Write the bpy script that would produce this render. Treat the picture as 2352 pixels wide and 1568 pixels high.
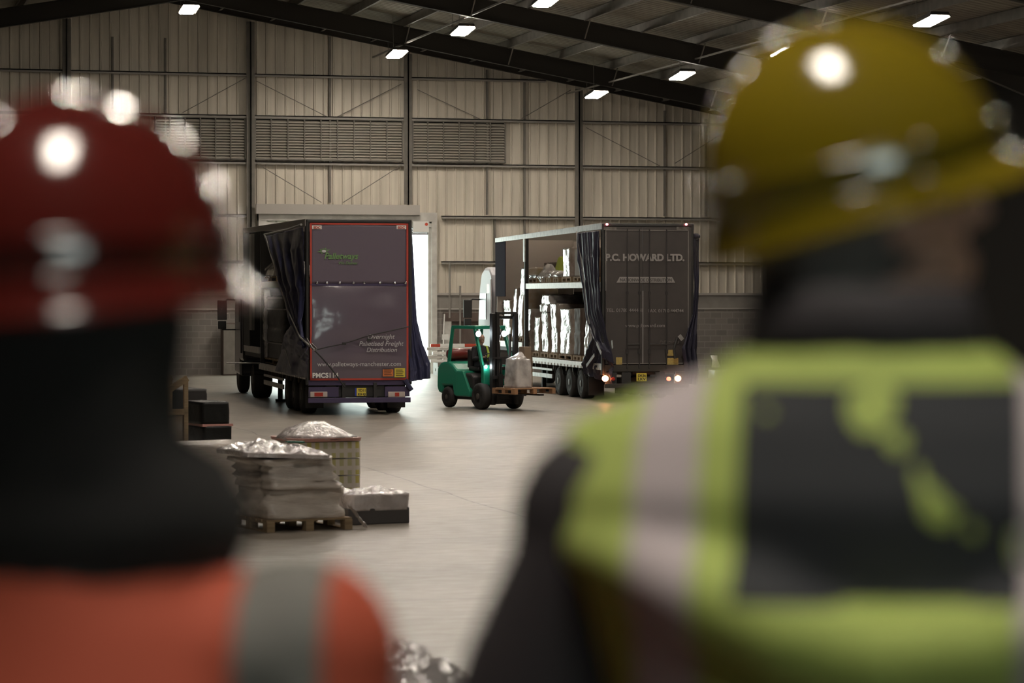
import bpy, math, random
from mathutils import Vector, Matrix, noise
random.seed(7)
for o in list(bpy.data.objects): bpy.data.objects.remove(o)
SC = bpy.context.scene; COL = SC.collection
PI = math.pi; rad = math.radians; S = math.sin; CO = math.cos

# ------------------------------------------------------------------ camera
F = 6200.0; TH = rad(14.47); HZ = 682.0; H = 2.83          # focal length in px, yaw, horizon row, eye height
PH = math.atan((784 - HZ) / F)
cam = bpy.data.objects.new('camera', bpy.data.cameras.new('camera')); COL.objects.link(cam)
cam.location = (0, 0, H); cam.rotation_euler = (PI / 2 - PH, 0, -TH)
cam.data.sensor_width = 36; cam.data.lens = F / 2352 * 36
cam.data.clip_start = 0.05; cam.data.clip_end = 400
cam.data.dof.use_dof = True; cam.data.dof.focus_distance = 70; cam.data.dof.aperture_fstop = 3.1
cam.data.dof.aperture_blades = 0
SC.camera = cam
SC.view_settings.view_transform = 'Standard'; SC.view_settings.look = 'None'
SC.view_settings.gamma = 1; SC.view_settings.use_curve_mapping = False
SC.view_settings.exposure = 0.8
# ------------------------------------------------------------------ world: bright overcast outside the loading door
W = bpy.data.worlds.new('world'); SC.world = W; W.use_nodes = True
bg = W.node_tree.nodes['Background']; bg.inputs[0].default_value = (0.86, 1.0, 0.93, 1); bg.inputs[1].default_value = 5.0
pl = bpy.data.lights.new('door_daylight_portal', 'AREA'); pl.shape = 'RECTANGLE'; pl.size = 6.3; pl.size_y = 5.3
pl.cycles.is_portal = True
po = bpy.data.objects.new('door_daylight_portal', pl); COL.objects.link(po)
po.location = (18.95, 98.3, 2.7); po.rotation_euler = (rad(90), 0, rad(180)); po.rotation_euler = (rad(-90), 0, 0)
LAMP = 150.0          # emission of the hall lights

# ------------------------------------------------------------------ pixel -> place helpers
CR = Vector((CO(TH), -S(TH), 0)); CF = Vector((S(TH) * CO(PH), CO(TH) * CO(PH), -S(PH))); CU = Vector((S(TH) * S(PH), CO(TH) * S(PH), CO(PH)))
def ray(px, py): return CR * ((px - 1176) / F) + CU * ((784 - py) / F) + CF
def atY(px, py, Y):
    d = ray(px, py); t = Y / d.y; return Vector((d.x * t, Y, H + d.z * t))
def ground(px, py, z=0):
    d = ray(px, py); t = (z - H) / d.z; return Vector((d.x * t, d.y * t, z))
def Zpt(px, py, Z): return Vector((0, 0, H)) + ray(px, py) * Z

# ------------------------------------------------------------------ materials
def mat(name, col, rough=0.6, metal=0.0, coat=0.0, emit=None, es=0, var=None, vs=5.0, vstretch=(1, 1, 1), bump=0, bs=30.0, bstretch=(1, 1, 1), spec=0.5, trans=0, alpha=1, bdist=0.02):
    m = bpy.data.materials.new(name); m.use_nodes = True; nt = m.node_tree; b = nt.nodes['Principled BSDF']
    b.inputs['Base Color'].default_value = (*col, 1); b.inputs['Roughness'].default_value = rough; b.inputs['Metallic'].default_value = metal
    b.inputs['Coat Weight'].default_value = coat; b.inputs['Specular IOR Level'].default_value = spec
    b.inputs['Coat Roughness'].default_value = 0.12
    if trans: b.inputs['Transmission Weight'].default_value = trans
    if alpha < 1: b.inputs['Alpha'].default_value = alpha
    if emit: b.inputs['Emission Color'].default_value = (*emit, 1); b.inputs['Emission Strength'].default_value = es
    if var or bump:
        tc = nt.nodes.new('ShaderNodeTexCoord')
    if var:
        mp = nt.nodes.new('ShaderNodeMapping'); mp.inputs['Scale'].default_value = vstretch; nt.links.new(tc.outputs['Object'], mp.inputs[0])
        n = nt.nodes.new('ShaderNodeTexNoise'); n.inputs['Scale'].default_value = vs; n.inputs['Detail'].default_value = 5; nt.links.new(mp.outputs[0], n.inputs['Vector'])
        r = nt.nodes.new('ShaderNodeValToRGB'); r.color_ramp.elements[0].position = 0.35; r.color_ramp.elements[1].position = 0.65
        r.color_ramp.elements[0].color = (*col, 1); r.color_ramp.elements[1].color = (*var, 1)
        nt.links.new(n.outputs[0], r.inputs[0]); nt.links.new(r.outputs[0], b.inputs['Base Color'])
    if bump:
        mp = nt.nodes.new('ShaderNodeMapping'); mp.inputs['Scale'].default_value = bstretch; nt.links.new(tc.outputs['Object'], mp.inputs[0])
        n = nt.nodes.new('ShaderNodeTexNoise'); n.inputs['Scale'].default_value = bs; n.inputs['Detail'].default_value = 4; nt.links.new(mp.outputs[0], n.inputs['Vector'])
        bp = nt.nodes.new('ShaderNodeBump'); bp.inputs['Strength'].default_value = bump; bp.inputs['Distance'].default_value = bdist
        nt.links.new(n.outputs[0], bp.inputs['Height']); nt.links.new(bp.outputs[0], b.inputs['Normal'])
        if coat: nt.links.new(bp.outputs[0], b.inputs['Coat Normal'])
    return m
M = dict(
    clad=mat('wall_cladding', (0.70, 0.64, 0.545), 0.5, 0.1, var=(0.56, 0.51, 0.43), vs=1.2, vstretch=(3, 3, 0.25)),
    roofsheet=mat('roof_sheet', (0.27, 0.25, 0.205), 0.8, spec=0.2, var=(0.20, 0.18, 0.15), vs=0.6),
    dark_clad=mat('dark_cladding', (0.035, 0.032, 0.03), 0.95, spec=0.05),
    steel=mat('painted_steel', (0.20, 0.184, 0.16), 0.6, 0.0, var=(0.15, 0.138, 0.12), vs=3),
    steeldk=mat('dark_steel', (0.045, 0.041, 0.036), 0.8, spec=0.15),
    galv=mat('galvanised_metal', (0.42, 0.40, 0.38), 0.4, 0.7, var=(0.3, 0.28, 0.27), vs=6),
    galvdull=mat('dull_galvanised', (0.30, 0.28, 0.255), 0.55, 0.3),
    white=mat('white_paint', (0.72, 0.71, 0.68), 0.45),
    frame=mat('door_frame_metal', (0.62, 0.60, 0.56), 0.45, 0.2, var=(0.5, 0.48, 0.45), vs=3),
    ledge=mat('concrete_ledge', (0.42, 0.39, 0.36), 0.8),
    band=mat('rendered_band', (0.24, 0.22, 0.205), 0.85, var=(0.30, 0.275, 0.25), vs=2),
    shutter=mat('brown_shutter', (0.085, 0.045, 0.035), 0.6),
    brown=mat('brown_door', (0.10, 0.07, 0.06), 0.6, var=(0.13, 0.095, 0.08), vs=3),
    slat=mat('louvre_slat', (0.36, 0.33, 0.28), 0.5, 0.1),
    black=mat('black_void', (0.012, 0.011, 0.01), 0.9),
    rubber=mat('tyre_rubber', (0.022, 0.02, 0.019), 0.75, bump=0.3, bs=40),
    rim=mat('wheel_rim', (0.17, 0.155, 0.14), 0.5, 0.5, var=(0.09, 0.08, 0.07), vs=9),
    chassis=mat('chassis_black', (0.02, 0.019, 0.018), 0.6),
    navy=mat('navy_tarpaulin', (0.034, 0.036, 0.078), 0.38, coat=0.10, spec=0.35, bump=0.35, bs=7, bstretch=(1, 1, 0.4)),
    navyblack=mat('dark_navy_tarpaulin', (0.022, 0.021, 0.034), 0.45, coat=0.04, spec=0.22, bump=0.5, bs=9, bstretch=(1, 1, 0.5)),
    navyflat=mat('navy_side_curtain', (0.022, 0.020, 0.040), 0.9, spec=0.1),
    hem=mat('curtain_hem_strap', (0.22, 0.21, 0.20), 0.5),
    purple=mat('purple_vinyl', (0.115, 0.088, 0.118), 0.42, coat=0.12, bump=0.10, bs=5),
    purpleshine=mat('glossy_purple_vinyl', (0.115, 0.088, 0.118), 0.3, coat=1.0, bump=0.16, bs=3.0, bstretch=(1, 1, 0.7), bdist=0.03),
    purplesteel=mat('purple_steel', (0.06, 0.045, 0.10), 0.45, 0.2),
    redtape=mat('red_reflective_tape', (0.42, 0.05, 0.03), 0.4),
    greytext=mat('pale_lettering', (0.50, 0.49, 0.50), 0.5),
    dimtext=mat('faded_grey_lettering', (0.23, 0.215, 0.205), 0.5),
    greentext=mat('green_lettering', (0.13, 0.24, 0.09), 0.5),
    yellow=mat('yellow_plate', (0.62, 0.50, 0.06), 0.45),
    yellowdim=mat('yellow_sticker', (0.40, 0.30, 0.08), 0.5, var=(0.30, 0.22, 0.08), vs=30),
    orange=mat('orange_sticker', (0.55, 0.16, 0.04), 0.5),
    ink=mat('black_ink', (0.01, 0.01, 0.01), 0.5),
    blue=mat('blue_plate_strip', (0.02, 0.04, 0.3), 0.5),
    doorgrey=mat('charcoal_door', (0.040, 0.034, 0.032), 0.45, coat=0.05, var=(0.05, 0.043, 0.04), vs=2),
    rubberstrip=mat('door_seal', (0.02, 0.017, 0.016), 0.6),
    bulk=mat('pale_bulkhead', (0.62, 0.56, 0.52), 0.7),
    innerskin=mat('inner_curtain_skin', (0.10, 0.088, 0.08), 0.7),
    deckedge=mat('deck_edge_aluminium', (0.60, 0.56, 0.53), 0.4, 0.4, var=(0.48, 0.45, 0.42), vs=8),
    bedboard=mat('bed_boards', (0.10, 0.085, 0.07), 0.7),
    lens=mat('clear_lens', (0.45, 0.38, 0.35), 0.15, coat=0.5),
    redlens=mat('red_lens', (0.35, 0.03, 0.02), 0.2, coat=0.5),
    tail=mat('lit_tail_lamp', (1, 0.3, 0.1), 0.3, emit=(1.0, 0.33, 0.12), es=26),
    tail2=mat('lit_red_lamp', (1, 0.1, 0.05), 0.3, emit=(1.0, 0.10, 0.05), es=5),
    marker=mat('lit_marker_lamp', (1, 0.2, 0.2), 0.3, emit=(1.0, 0.16, 0.18), es=14),
    cabwhite=mat('white_cab_paint', (0.45, 0.44, 0.46), 0.5, coat=0.05, spec=0.3),
    cabdark=mat('dark_cab_paint', (0.04, 0.036, 0.04), 0.3, coat=0.4),
    glass=mat('dark_glass', (0.03, 0.035, 0.04), 0.3),
    red=mat('red_paint', (0.50, 0.06, 0.03), 0.4),
    wood=mat('pallet_wood', (0.36, 0.26, 0.155), 0.75, var=(0.27, 0.19, 0.11), vs=4, vstretch=(1, 8, 8)),
    woodbr=mat('orange_pallet_wood', (0.32, 0.17, 0.08), 0.75, var=(0.24, 0.13, 0.07), vs=4),
    card=mat('brown_card', (0.20, 0.145, 0.10), 0.65),
    carddk=mat('dark_brown_card', (0.085, 0.06, 0.045), 0.6),
    wrapw=mat('white_shrink_wrap', (0.36, 0.315, 0.275), 0.22, coat=0.8, var=(0.24, 0.19, 0.155), vs=3.5, bump=0.5, bs=7, bstretch=(1, 1, 2.5)),
    wrapt=mat('tan_shrink_wrap', (0.33, 0.255, 0.18), 0.25, coat=0.8, var=(0.40, 0.36, 0.32), vs=4, bump=0.5, bs=8, bstretch=(1, 1, 2)),
    wrapg=mat('grey_shrink_wrap', (0.30, 0.28, 0.27), 0.22, coat=0.7, var=(0.5, 0.47, 0.45), vs=4, bump=0.6, bs=9),
    wrapk=mat('black_shrink_wrap', (0.006, 0.006, 0.006), 0.45, coat=0.05, spec=0.2, bump=0.5, bs=5, bstretch=(1, 1, 2)),
    wrapb=mat('bag_wrap', (0.74, 0.67, 0.61), 0.28, coat=0.8, var=(0.56, 0.49, 0.44), vs=2.5, vstretch=(1, 1, 4), bump=0.7, bs=4.5, bstretch=(1, 1, 5), bdist=0.03),
    film=mat('clear_film_crumple', (0.62, 0.57, 0.56), 0.2, coat=0.9, var=(0.48, 0.43, 0.42), vs=6, bump=1.0, bs=14, bdist=0.03),
    cyan=mat('green_tape', (0.03, 0.16, 0.10), 0.4),
    hivisg=mat('lime_fabric', (0.42, 0.52, 0.08), 0.8),
    fork_green=mat('forklift_green', (0.015, 0.22, 0.135), 0.35, coat=0.3),
    mast=mat('mast_black', (0.022, 0.02, 0.02), 0.5, 0.2),
    chrome=mat('chrome_rod', (0.7, 0.7, 0.75), 0.15, 1.0),
    seatm=mat('black_vinyl', (0.025, 0.022, 0.022), 0.5),
    headlamp=mat('lit_headlamp', (1, 1, 1), 0.3, emit=(0.82, 0.95, 1.0), es=60),
    gasred=mat('gas_bottle_red', (0.15, 0.016, 0.012), 0.35, coat=0.3),
    skin=mat('skin', (0.42, 0.24, 0.17), 0.55),
    hair=mat('brown_hair', (0.055, 0.045, 0.04), 0.7, bump=0.4, bs=60),
    hairg=mat('grey_hair', (0.12, 0.105, 0.095), 0.7, bump=0.4, bs=60),
    jacketk=mat('black_jacket', (0.020, 0.017, 0.020), 0.8),
    trousers=mat('dark_trousers', (0.02, 0.02, 0.028), 0.85),
    boot=mat('work_boot', (0.03, 0.022, 0.016), 0.6),
    yhelm=mat('yellow_helmet', (0.17, 0.122, 0.007), 0.12, coat=0.8),
    rhelm=mat('red_helmet', (0.085, 0.010, 0.008), 0.12, coat=0.8),
    sticker=mat('dark_sticker', (0.03, 0.028, 0.025), 0.4),
    fur=mat('black_collar', (0.012, 0.011, 0.011), 0.95),
    lampm=mat('ceiling_light_lens', (1, 1, 1), 0.4, emit=(1.0, 0.90, 0.77), es=LAMP), lampfill=mat('added_fill_light_lens', (1, 1, 1), 0.4, emit=(1.0, 0.90, 0.77), es=LAMP * .2), lampdim=mat('dimmed_ceiling_light_lens', (1, 1, 1), 0.4, emit=(1.0, 0.90, 0.77), es=LAMP * .45),  # weak lens for the added platform light; dimmed lens keeps the walls darker
    plat=mat('platform_board', (0.12, 0.11, 0.10), 0.8),
)
def floor_mat():
    m = bpy.data.materials.new('concrete_floor'); m.use_nodes = True; nt = m.node_tree; b = nt.nodes['Principled BSDF']
    tc = nt.nodes.new('ShaderNodeTexCoord')
    def nz(sc, st, det=6):
        mp = nt.nodes.new('ShaderNodeMapping'); mp.inputs['Scale'].default_value = st; nt.links.new(tc.outputs['Object'], mp.inputs[0])
        n = nt.nodes.new('ShaderNodeTexNoise'); n.inputs['Scale'].default_value = sc; n.inputs['Detail'].default_value = det; nt.links.new(mp.outputs[0], n.inputs['Vector']); return n
    n1 = nz(0.35, (1, 1, 1)); n2 = nz(1.2, (0.3, 1, 1)); n3 = nz(6.0, (0.5, 1, 1))
    r = nt.nodes.new('ShaderNodeValToRGB'); r.color_ramp.elements[0].position = 0.3; r.color_ramp.elements[1].position = 0.75
    r.color_ramp.elements[0].color = (0.18, 0.157, 0.13, 1); r.color_ramp.elements[1].color = (0.275, 0.24, 0.20, 1)
    nt.links.new(n1.outputs[0], r.inputs[0])
    r2 = nt.nodes.new('ShaderNodeValToRGB'); r2.color_ramp.elements[0].position = 0.28; r2.color_ramp.elements[0].color = (0.72, 0.72, 0.72, 1)
    r2.color_ramp.elements[1].position = 0.42; r2.color_ramp.elements[1].color = (1, 1, 1, 1); nt.links.new(n2.outputs[0], r2.inputs[0])
    mx = nt.nodes.new('ShaderNodeMixRGB'); mx.blend_type = 'MULTIPLY'; mx.inputs[0].default_value = 0.8
    nt.links.new(r.outputs[0], mx.inputs[1]); nt.links.new(r2.outputs[0], mx.inputs[2])
    br = nt.nodes.new('ShaderNodeTexBrick'); br.offset = 0; br.inputs['Scale'].default_value = 1; br.inputs['Brick Width'].default_value = 9.0; br.inputs['Row Height'].default_value = 6.2
    br.inputs['Mortar Size'].default_value = 0.018; br.inputs['Color1'].default_value = (1, 1, 1, 1); br.inputs['Color2'].default_value = (1, 1, 1, 1); br.inputs['Mortar'].default_value = (0.45, 0.45, 0.45, 1)
    wv = nt.nodes.new('ShaderNodeMixRGB'); wv.blend_type = 'ADD'; wv.inputs[0].default_value = 0.35
    nt.links.new(tc.outputs['Object'], wv.inputs[1]); nt.links.new(n1.outputs['Color'], wv.inputs[2]); nt.links.new(wv.outputs[0], br.inputs['Vector'])
    mx2 = nt.nodes.new('ShaderNodeMixRGB'); mx2.blend_type = 'MULTIPLY'; mx2.inputs[0].default_value = 1
    nt.links.new(mx.outputs[0], mx2.inputs[1]); nt.links.new(br.outputs[0], mx2.inputs[2]); nt.links.new(mx2.outputs[0], b.inputs['Base Color'])
    mr = nt.nodes.new('ShaderNodeMapRange'); mr.inputs['To Min'].default_value = 0.27; mr.inputs['To Max'].default_value = 0.55
    nt.links.new(n3.outputs[0], mr.inputs['Value']); nt.links.new(mr.outputs[0], b.inputs['Roughness'])
    bp = nt.nodes.new('ShaderNodeBump'); bp.inputs['Strength'].default_value = 0.12; bp.inputs['Distance'].default_value = 0.02
    nt.links.new(n3.outputs[0], bp.inputs['Height']); nt.links.new(bp.outputs[0], b.inputs['Normal'])
    return m
def translucent(name, col):
    m = bpy.data.materials.new(name); m.use_nodes = True; nt = m.node_tree; nt.nodes.remove(nt.nodes['Principled BSDF'])
    a = nt.nodes.new('ShaderNodeBsdfTranslucent'); d = nt.nodes.new('ShaderNodeBsdfDiffuse'); mx = nt.nodes.new('ShaderNodeMixShader')
    a.inputs[0].default_value = (*col, 1); d.inputs[0].default_value = (*col, 1); mx.inputs[0].default_value = .6
    nt.links.new(a.outputs[0], mx.inputs[1]); nt.links.new(d.outputs[0], mx.inputs[2]); nt.links.new(mx.outputs[0], nt.nodes['Material Output'].inputs[0]); return m
M['grproof'] = translucent('translucent_roof_sheet', (0.75, 0.70, 0.64))
M['floor'] = floor_mat()
def block_mat():
    m = bpy.data.materials.new('concrete_blockwork'); m.use_nodes = True; nt = m.node_tree; b = nt.nodes['Principled BSDF']; b.inputs['Roughness'].default_value = 0.9
    tc = nt.nodes.new('ShaderNodeTexCoord'); mp = nt.nodes.new('ShaderNodeMapping'); mp.inputs['Rotation'].default_value = (PI / 2, 0, 0)
    nt.links.new(tc.outputs['Object'], mp.inputs[0]); br = nt.nodes.new('ShaderNodeTexBrick'); nt.links.new(mp.outputs[0], br.inputs['Vector'])
    br.inputs['Scale'].default_value = 1; br.inputs['Brick Width'].default_value = 0.45; br.inputs['Row Height'].default_value = 0.225; br.inputs['Mortar Size'].default_value = 0.012
    br.inputs['Color1'].default_value = (0.20, 0.18, 0.165, 1); br.inputs['Color2'].default_value = (0.25, 0.225, 0.205, 1); br.inputs['Mortar'].default_value = (0.30, 0.275, 0.25, 1)
    nt.links.new(br.outputs[0], b.inputs['Base Color']); return m
M['block'] = block_mat()
def juice_mat():
    m = bpy.data.materials.new('carton_label_pattern'); m.use_nodes = True; nt = m.node_tree; b = nt.nodes['Principled BSDF']
    b.inputs['Roughness'].default_value = 0.3; b.inputs['Coat Weight'].default_value = 0.6
    tc = nt.nodes.new('ShaderNodeTexCoord'); mp = nt.nodes.new('ShaderNodeMapping'); mp.inputs['Rotation'].default_value = (PI / 2, 0, 0); nt.links.new(tc.outputs['Object'], mp.inputs[0])
    br = nt.nodes.new('ShaderNodeTexBrick'); br.offset = 0; nt.links.new(mp.outputs[0], br.inputs['Vector']); br.inputs['Scale'].default_value = 1
    br.inputs['Brick Width'].default_value = 0.12; br.inputs['Row Height'].default_value = 0.24; br.inputs['Mortar Size'].default_value = 0.03
    br.inputs['Color1'].default_value = (0.50, 0.43, 0.12, 1); br.inputs['Color2'].default_value = (0.42, 0.40, 0.26, 1); br.inputs['Mortar'].default_value = (0.58, 0.53, 0.47, 1)
    nt.links.new(br.outputs[0], b.inputs['Base Color']); return m
M['juice'] = juice_mat()
def stripe_mat(name, base, stripe, lo, hi, extra=None):
    """fabric with a vertical reflective stripe where lo<|x|<hi; extra=(x0,x1,z0,z1) dark print on the back"""
    m = bpy.data.materials.new(name); m.use_nodes = True; nt = m.node_tree; b = nt.nodes['Principled BSDF']; b.inputs['Roughness'].default_value = 0.8
    tc = nt.nodes.new('ShaderNodeTexCoord'); sp = nt.nodes.new('ShaderNodeSeparateXYZ'); nt.links.new(tc.outputs['Object'], sp.inputs[0])
    def mth(op, a, c):
        n = nt.nodes.new('ShaderNodeMath'); n.operation = op
        for i, v in enumerate((a, c)):
            if isinstance(v, (int, float)): n.inputs[i].default_value = v
            elif v is not None: nt.links.new(v, n.inputs[i])
        return n.outputs[0]
    ax = mth('ABSOLUTE', sp.outputs[0], None)
    k = mth('MULTIPLY', mth('GREATER_THAN', ax, lo), mth('LESS_THAN', ax, hi))
    mx = nt.nodes.new('ShaderNodeMixRGB'); mx.inputs[1].default_value = (*base, 1); mx.inputs[2].default_value = (*stripe, 1); nt.links.new(k, mx.inputs[0])
    out = mx.outputs[0]
    if extra:
        x0, x1, z0, z1 = extra
        e = mth('MULTIPLY', mth('MULTIPLY', mth('GREATER_THAN', sp.outputs[0], x0), mth('LESS_THAN', sp.outputs[0], x1)), mth('MULTIPLY', mth('GREATER_THAN', sp.outputs[2], z0), mth('LESS_THAN', sp.outputs[2], z1)))
        e = mth('MULTIPLY', e, mth('LESS_THAN', sp.outputs[1], 0.0))
        n = nt.nodes.new('ShaderNodeTexNoise'); n.inputs['Scale'].default_value = 11; n.inputs['Detail'].default_value = 2; nt.links.new(tc.outputs['Object'], n.inputs['Vector'])
        e = mth('MULTIPLY', e, mth('GREATER_THAN', n.outputs[0], 0.36))
        m2 = nt.nodes.new('ShaderNodeMixRGB'); m2.inputs[2].default_value = (0.016, 0.018, 0.022, 1); nt.links.new(e, m2.inputs[0]); nt.links.new(out, m2.inputs[1]); out = m2.outputs[0]
    nt.links.new(out, b.inputs['Base Color']); return m
M['vest'] = stripe_mat('lime_vest_fabric', (0.34, 0.42, 0.10), (0.42, 0.37, 0.38), 0.135, 0.195, extra=(-0.10, 0.14, 1.325, 1.505))
M['orangejacket'] = stripe_mat('orange_jacket_fabric', (0.40, 0.068, 0.032), (0.16, 0.155, 0.14), 0.160, 0.232)

# ------------------------------------------------------------------ mesh builder
KEEP = {'added_window_1', 'slats', 'star_logo', 'pallet', 'pallet_boards', 'wheel_rim', 'wall_far', 'ceiling', 'roof_purlin', 'hair', 'body', 'jacket', 'trousers', 'boot', 'hi_vis_vest', 'overhead_guard', 'mast', 'load_carriage', 'trailer_bed', 'wall_far_outer_skin', 'ceiling_outer_layer'}
class MB:
    def __init__(s): s.v = []; s.f = []; s.c = []
    def add(s, vs, fs):
        vs = list(vs); s.c.append((len(s.v), len(vs), len(s.f), len(fs)))
        b = len(s.v); s.v += [tuple(v) for v in vs]; s.f += [tuple(i + b for i in f) for f in fs]; return s
    def box(s, x0, x1, y0, y1, z0, z1):
        return s.add([(x0, y0, z0), (x1, y0, z0), (x1, y1, z0), (x0, y1, z0), (x0, y0, z1), (x1, y0, z1), (x1, y1, z1), (x0, y1, z1)],
                     [(0, 3, 2, 1), (4, 5, 6, 7), (0, 1, 5, 4), (1, 2, 6, 5), (2, 3, 7, 6), (3, 0, 4, 7)])
    def beam(s, a, b, w, h, up=(0, 0, 1)):
        a = Vector(a); b = Vector(b); d = (b - a).normalized(); u = Vector(up)
        if abs(d.dot(u)) > 0.99: u = Vector((1, 0, 0))
        x = d.cross(u).normalized() * (w / 2); z = x.cross(d).normalized() * (h / 2)
        vs = [p + i * x + j * z for p in (a, b) for (i, j) in ((-1, -1), (1, -1), (1, 1), (-1, 1))]
        return s.add(vs, [(0, 1, 2, 3), (7, 6, 5, 4), (0, 4, 5, 1), (1, 5, 6, 2), (2, 6, 7, 3), (3, 7, 4, 0)])
    def tube(s, pts, rs, n=10, ry=None, fix=None):
        pts = [Vector(p) for p in pts]
        if not hasattr(rs, '__len__'): rs = [rs] * len(pts)
        ry = ry or rs; rings = []; prev = None
        for i, p in enumerate(pts):
            d = (pts[min(i + 1, len(pts) - 1)] - pts[max(i - 1, 0)]).normalized()
            if fix: a = Vector(fix)
            elif prev is None: a = Vector((1, 0, 0)) if abs(d.x) < 0.9 else Vector((0, 1, 0))
            else: a = prev
            a = (a - d * a.dot(d)).normalized(); prev = a; b = d.cross(a)
            rings.append([p + a * rs[i] * CO(2 * PI * k / n) + b * ry[i] * S(2 * PI * k / n) for k in range(n)])
        vs = [v for r in rings for v in r]; fs = []
        for i in range(len(pts) - 1):
            for k in range(n): fs.append((i * n + k, i * n + (k + 1) % n, (i + 1) * n + (k + 1) % n, (i + 1) * n + k))
        fs.append(tuple(range(n - 1, -1, -1))); fs.append(tuple((len(pts) - 1) * n + k for k in range(n)))
        return s.add(vs, fs)
    def loft(s, rings, n=24, p=2.0):
        """rings: (cx,cy,z,rx,ry) horizontal super-ellipses"""
        vs = []; fs = []
        for (cx, cy, z, rx, ry) in rings:
            for k in range(n):
                a = 2 * PI * k / n; c = CO(a); q = S(a)
                vs.append((cx + rx * math.copysign(abs(c) ** (2 / p), c), cy + ry * math.copysign(abs(q) ** (2 / p), q), z))
        for i in range(len(rings) - 1):
            for k in range(n): fs.append((i * n + k, i * n + (k + 1) % n, (i + 1) * n + (k + 1) % n, (i + 1) * n + k))
        fs.append(tuple(range(n - 1, -1, -1))); fs.append(tuple((len(rings) - 1) * n + k for k in range(n)))
        return s.add(vs, fs)
    def ball(s, c, rx, ry=None, rz=None, n=16, m=10, mtx=None):
        ry = ry or rx; rz = rz or rx; vs = []; fs = []; c = Vector(c)
        for j in range(m + 1):
            t = PI * (j + 0.001 if j == 0 else (j - 0.001 if j == m else j)) / m
            for k in range(n):
                a = 2 * PI * k / n; v = Vector((rx * S(t) * CO(a), ry * S(t) * S(a), -rz * CO(t)))
                if mtx: v = mtx @ v
                vs.append(c + v)
        for j in range(m):
            for k in range(n): fs.append((j * n + k, j * n + (k + 1) % n, (j + 1) * n + (k + 1) % n, (j + 1) * n + k))
        fs.append(tuple(range(n - 1, -1, -1))); fs.append(tuple(m * n + k for k in range(n)))
        return s.add(vs, fs)
    def lathe(s, prof, n=32, axis='x', c=(0, 0, 0)):
        """prof: (along, radius)"""
        vs = []; fs = []
        for (t, r) in prof:
            for k in range(n):
                a = 2 * PI * k / n
                v = (t, r * CO(a), r * S(a)) if axis == 'x' else ((r * CO(a), t, r * S(a)) if axis == 'y' else (r * CO(a), r * S(a), t))
                vs.append((v[0] + c[0], v[1] + c[1], v[2] + c[2]))
        for i in range(len(prof) - 1):
            for k in range(n): fs.append((i * n + k, i * n + (k + 1) % n, (i + 1) * n + (k + 1) % n, (i + 1) * n + k))
        fs.append(tuple(range(n - 1, -1, -1))); fs.append(tuple((len(prof) - 1) * n + k for k in range(n)))
        return s.add(vs, fs)
    def prism(s, prof, a0, a1, axis='x'):
        n = len(prof); f = (lambda t, p: (t, p[0], p[1])) if axis == 'x' else ((lambda t, p: (p[0], t, p[1])) if axis == 'y' else (lambda t, p: (p[0], p[1], t)))
        vs = [f(a0, p) for p in prof] + [f(a1, p) for p in prof]
        fs = [(i, (i + 1) % n, n + (i + 1) % n, n + i) for i in range(n)] + [tuple(range(n - 1, -1, -1)), tuple(range(n, 2 * n))]
        return s.add(vs, fs)
    def grid(s, fn, nu, nv):
        vs = [fn(i / nu, j / nv) for j in range(nv + 1) for i in range(nu + 1)]
        fs = [(j * (nu + 1) + i, j * (nu + 1) + i + 1, (j + 1) * (nu + 1) + i + 1, (j + 1) * (nu + 1) + i) for j in range(nv) for i in range(nu)]
        return s.add(vs, fs)
    def build(s, name, m, parent=None, smooth=False, bevel=0, solid=0, remesh=0, sm=0, loc=None, rot=None, thick_mats=None):
        if len(s.c) > 1 and name not in KEEP and not remesh:
            bb = []
            for (v0, nv, f0, nf) in s.c:
                q = s.v[v0:v0 + nv]; bb.append([min(p[i] for p in q) for i in range(3)] + [max(p[i] for p in q) for i in range(3)])
            cl = list(range(len(bb)))
            for i in range(len(bb)):
                for j in range(i):
                    if all(bb[i][k] <= bb[j][k + 3] + .012 and bb[j][k] <= bb[i][k + 3] + .012 for k in range(3)):
                        a_, b_ = cl[i], cl[j]; cl = [b_ if c == a_ else c for c in cl]
            if len(set(cl)) > 1:
                out = []
                for g in sorted(set(cl)):
                    m2 = MB()
                    for i, (v0, nv, f0, nf) in enumerate(s.c):
                        if cl[i] == g: m2.add(s.v[v0:v0 + nv], [tuple(k - v0 for k in f) for f in s.f[f0:f0 + nf]])
                    o = m2.build(name, m, parent, smooth, bevel, solid, 0, sm, loc, rot); out.append(o)
                out[0]['_n'] = len(out); s.parts = out; return out[0]
        me = bpy.data.meshes.new(name); me.from_pydata(s.v, [], s.f); me.update()
        o = bpy.data.objects.new(name, me); COL.objects.link(o)
        me.materials.append(M[m] if isinstance(m, str) else m)
        import bmesh
        bm = bmesh.new(); bm.from_mesh(me); bmesh.ops.recalc_face_normals(bm, faces=bm.faces); bm.to_mesh(me); bm.free()
        if smooth:
            for p in me.polygons: p.use_smooth = True
        if parent: o.parent = parent
        if loc: o.location = loc
        if rot: o.rotation_euler = rot
        if solid: k = o.modifiers.new('s', 'SOLIDIFY'); k.thickness = solid; k.offset = 0
        if bevel: k = o.modifiers.new('b', 'BEVEL'); k.width = bevel; k.segments = 2; k.limit_method = 'ANGLE'
        if remesh:
            k = o.modifiers.new('r', 'REMESH'); k.mode = 'VOXEL'; k.voxel_size = remesh; k.use_smooth_shade = True
            if sm: k = o.modifiers.new('sm', 'SMOOTH'); k.iterations = sm; k.factor = 0.5
        return o
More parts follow.
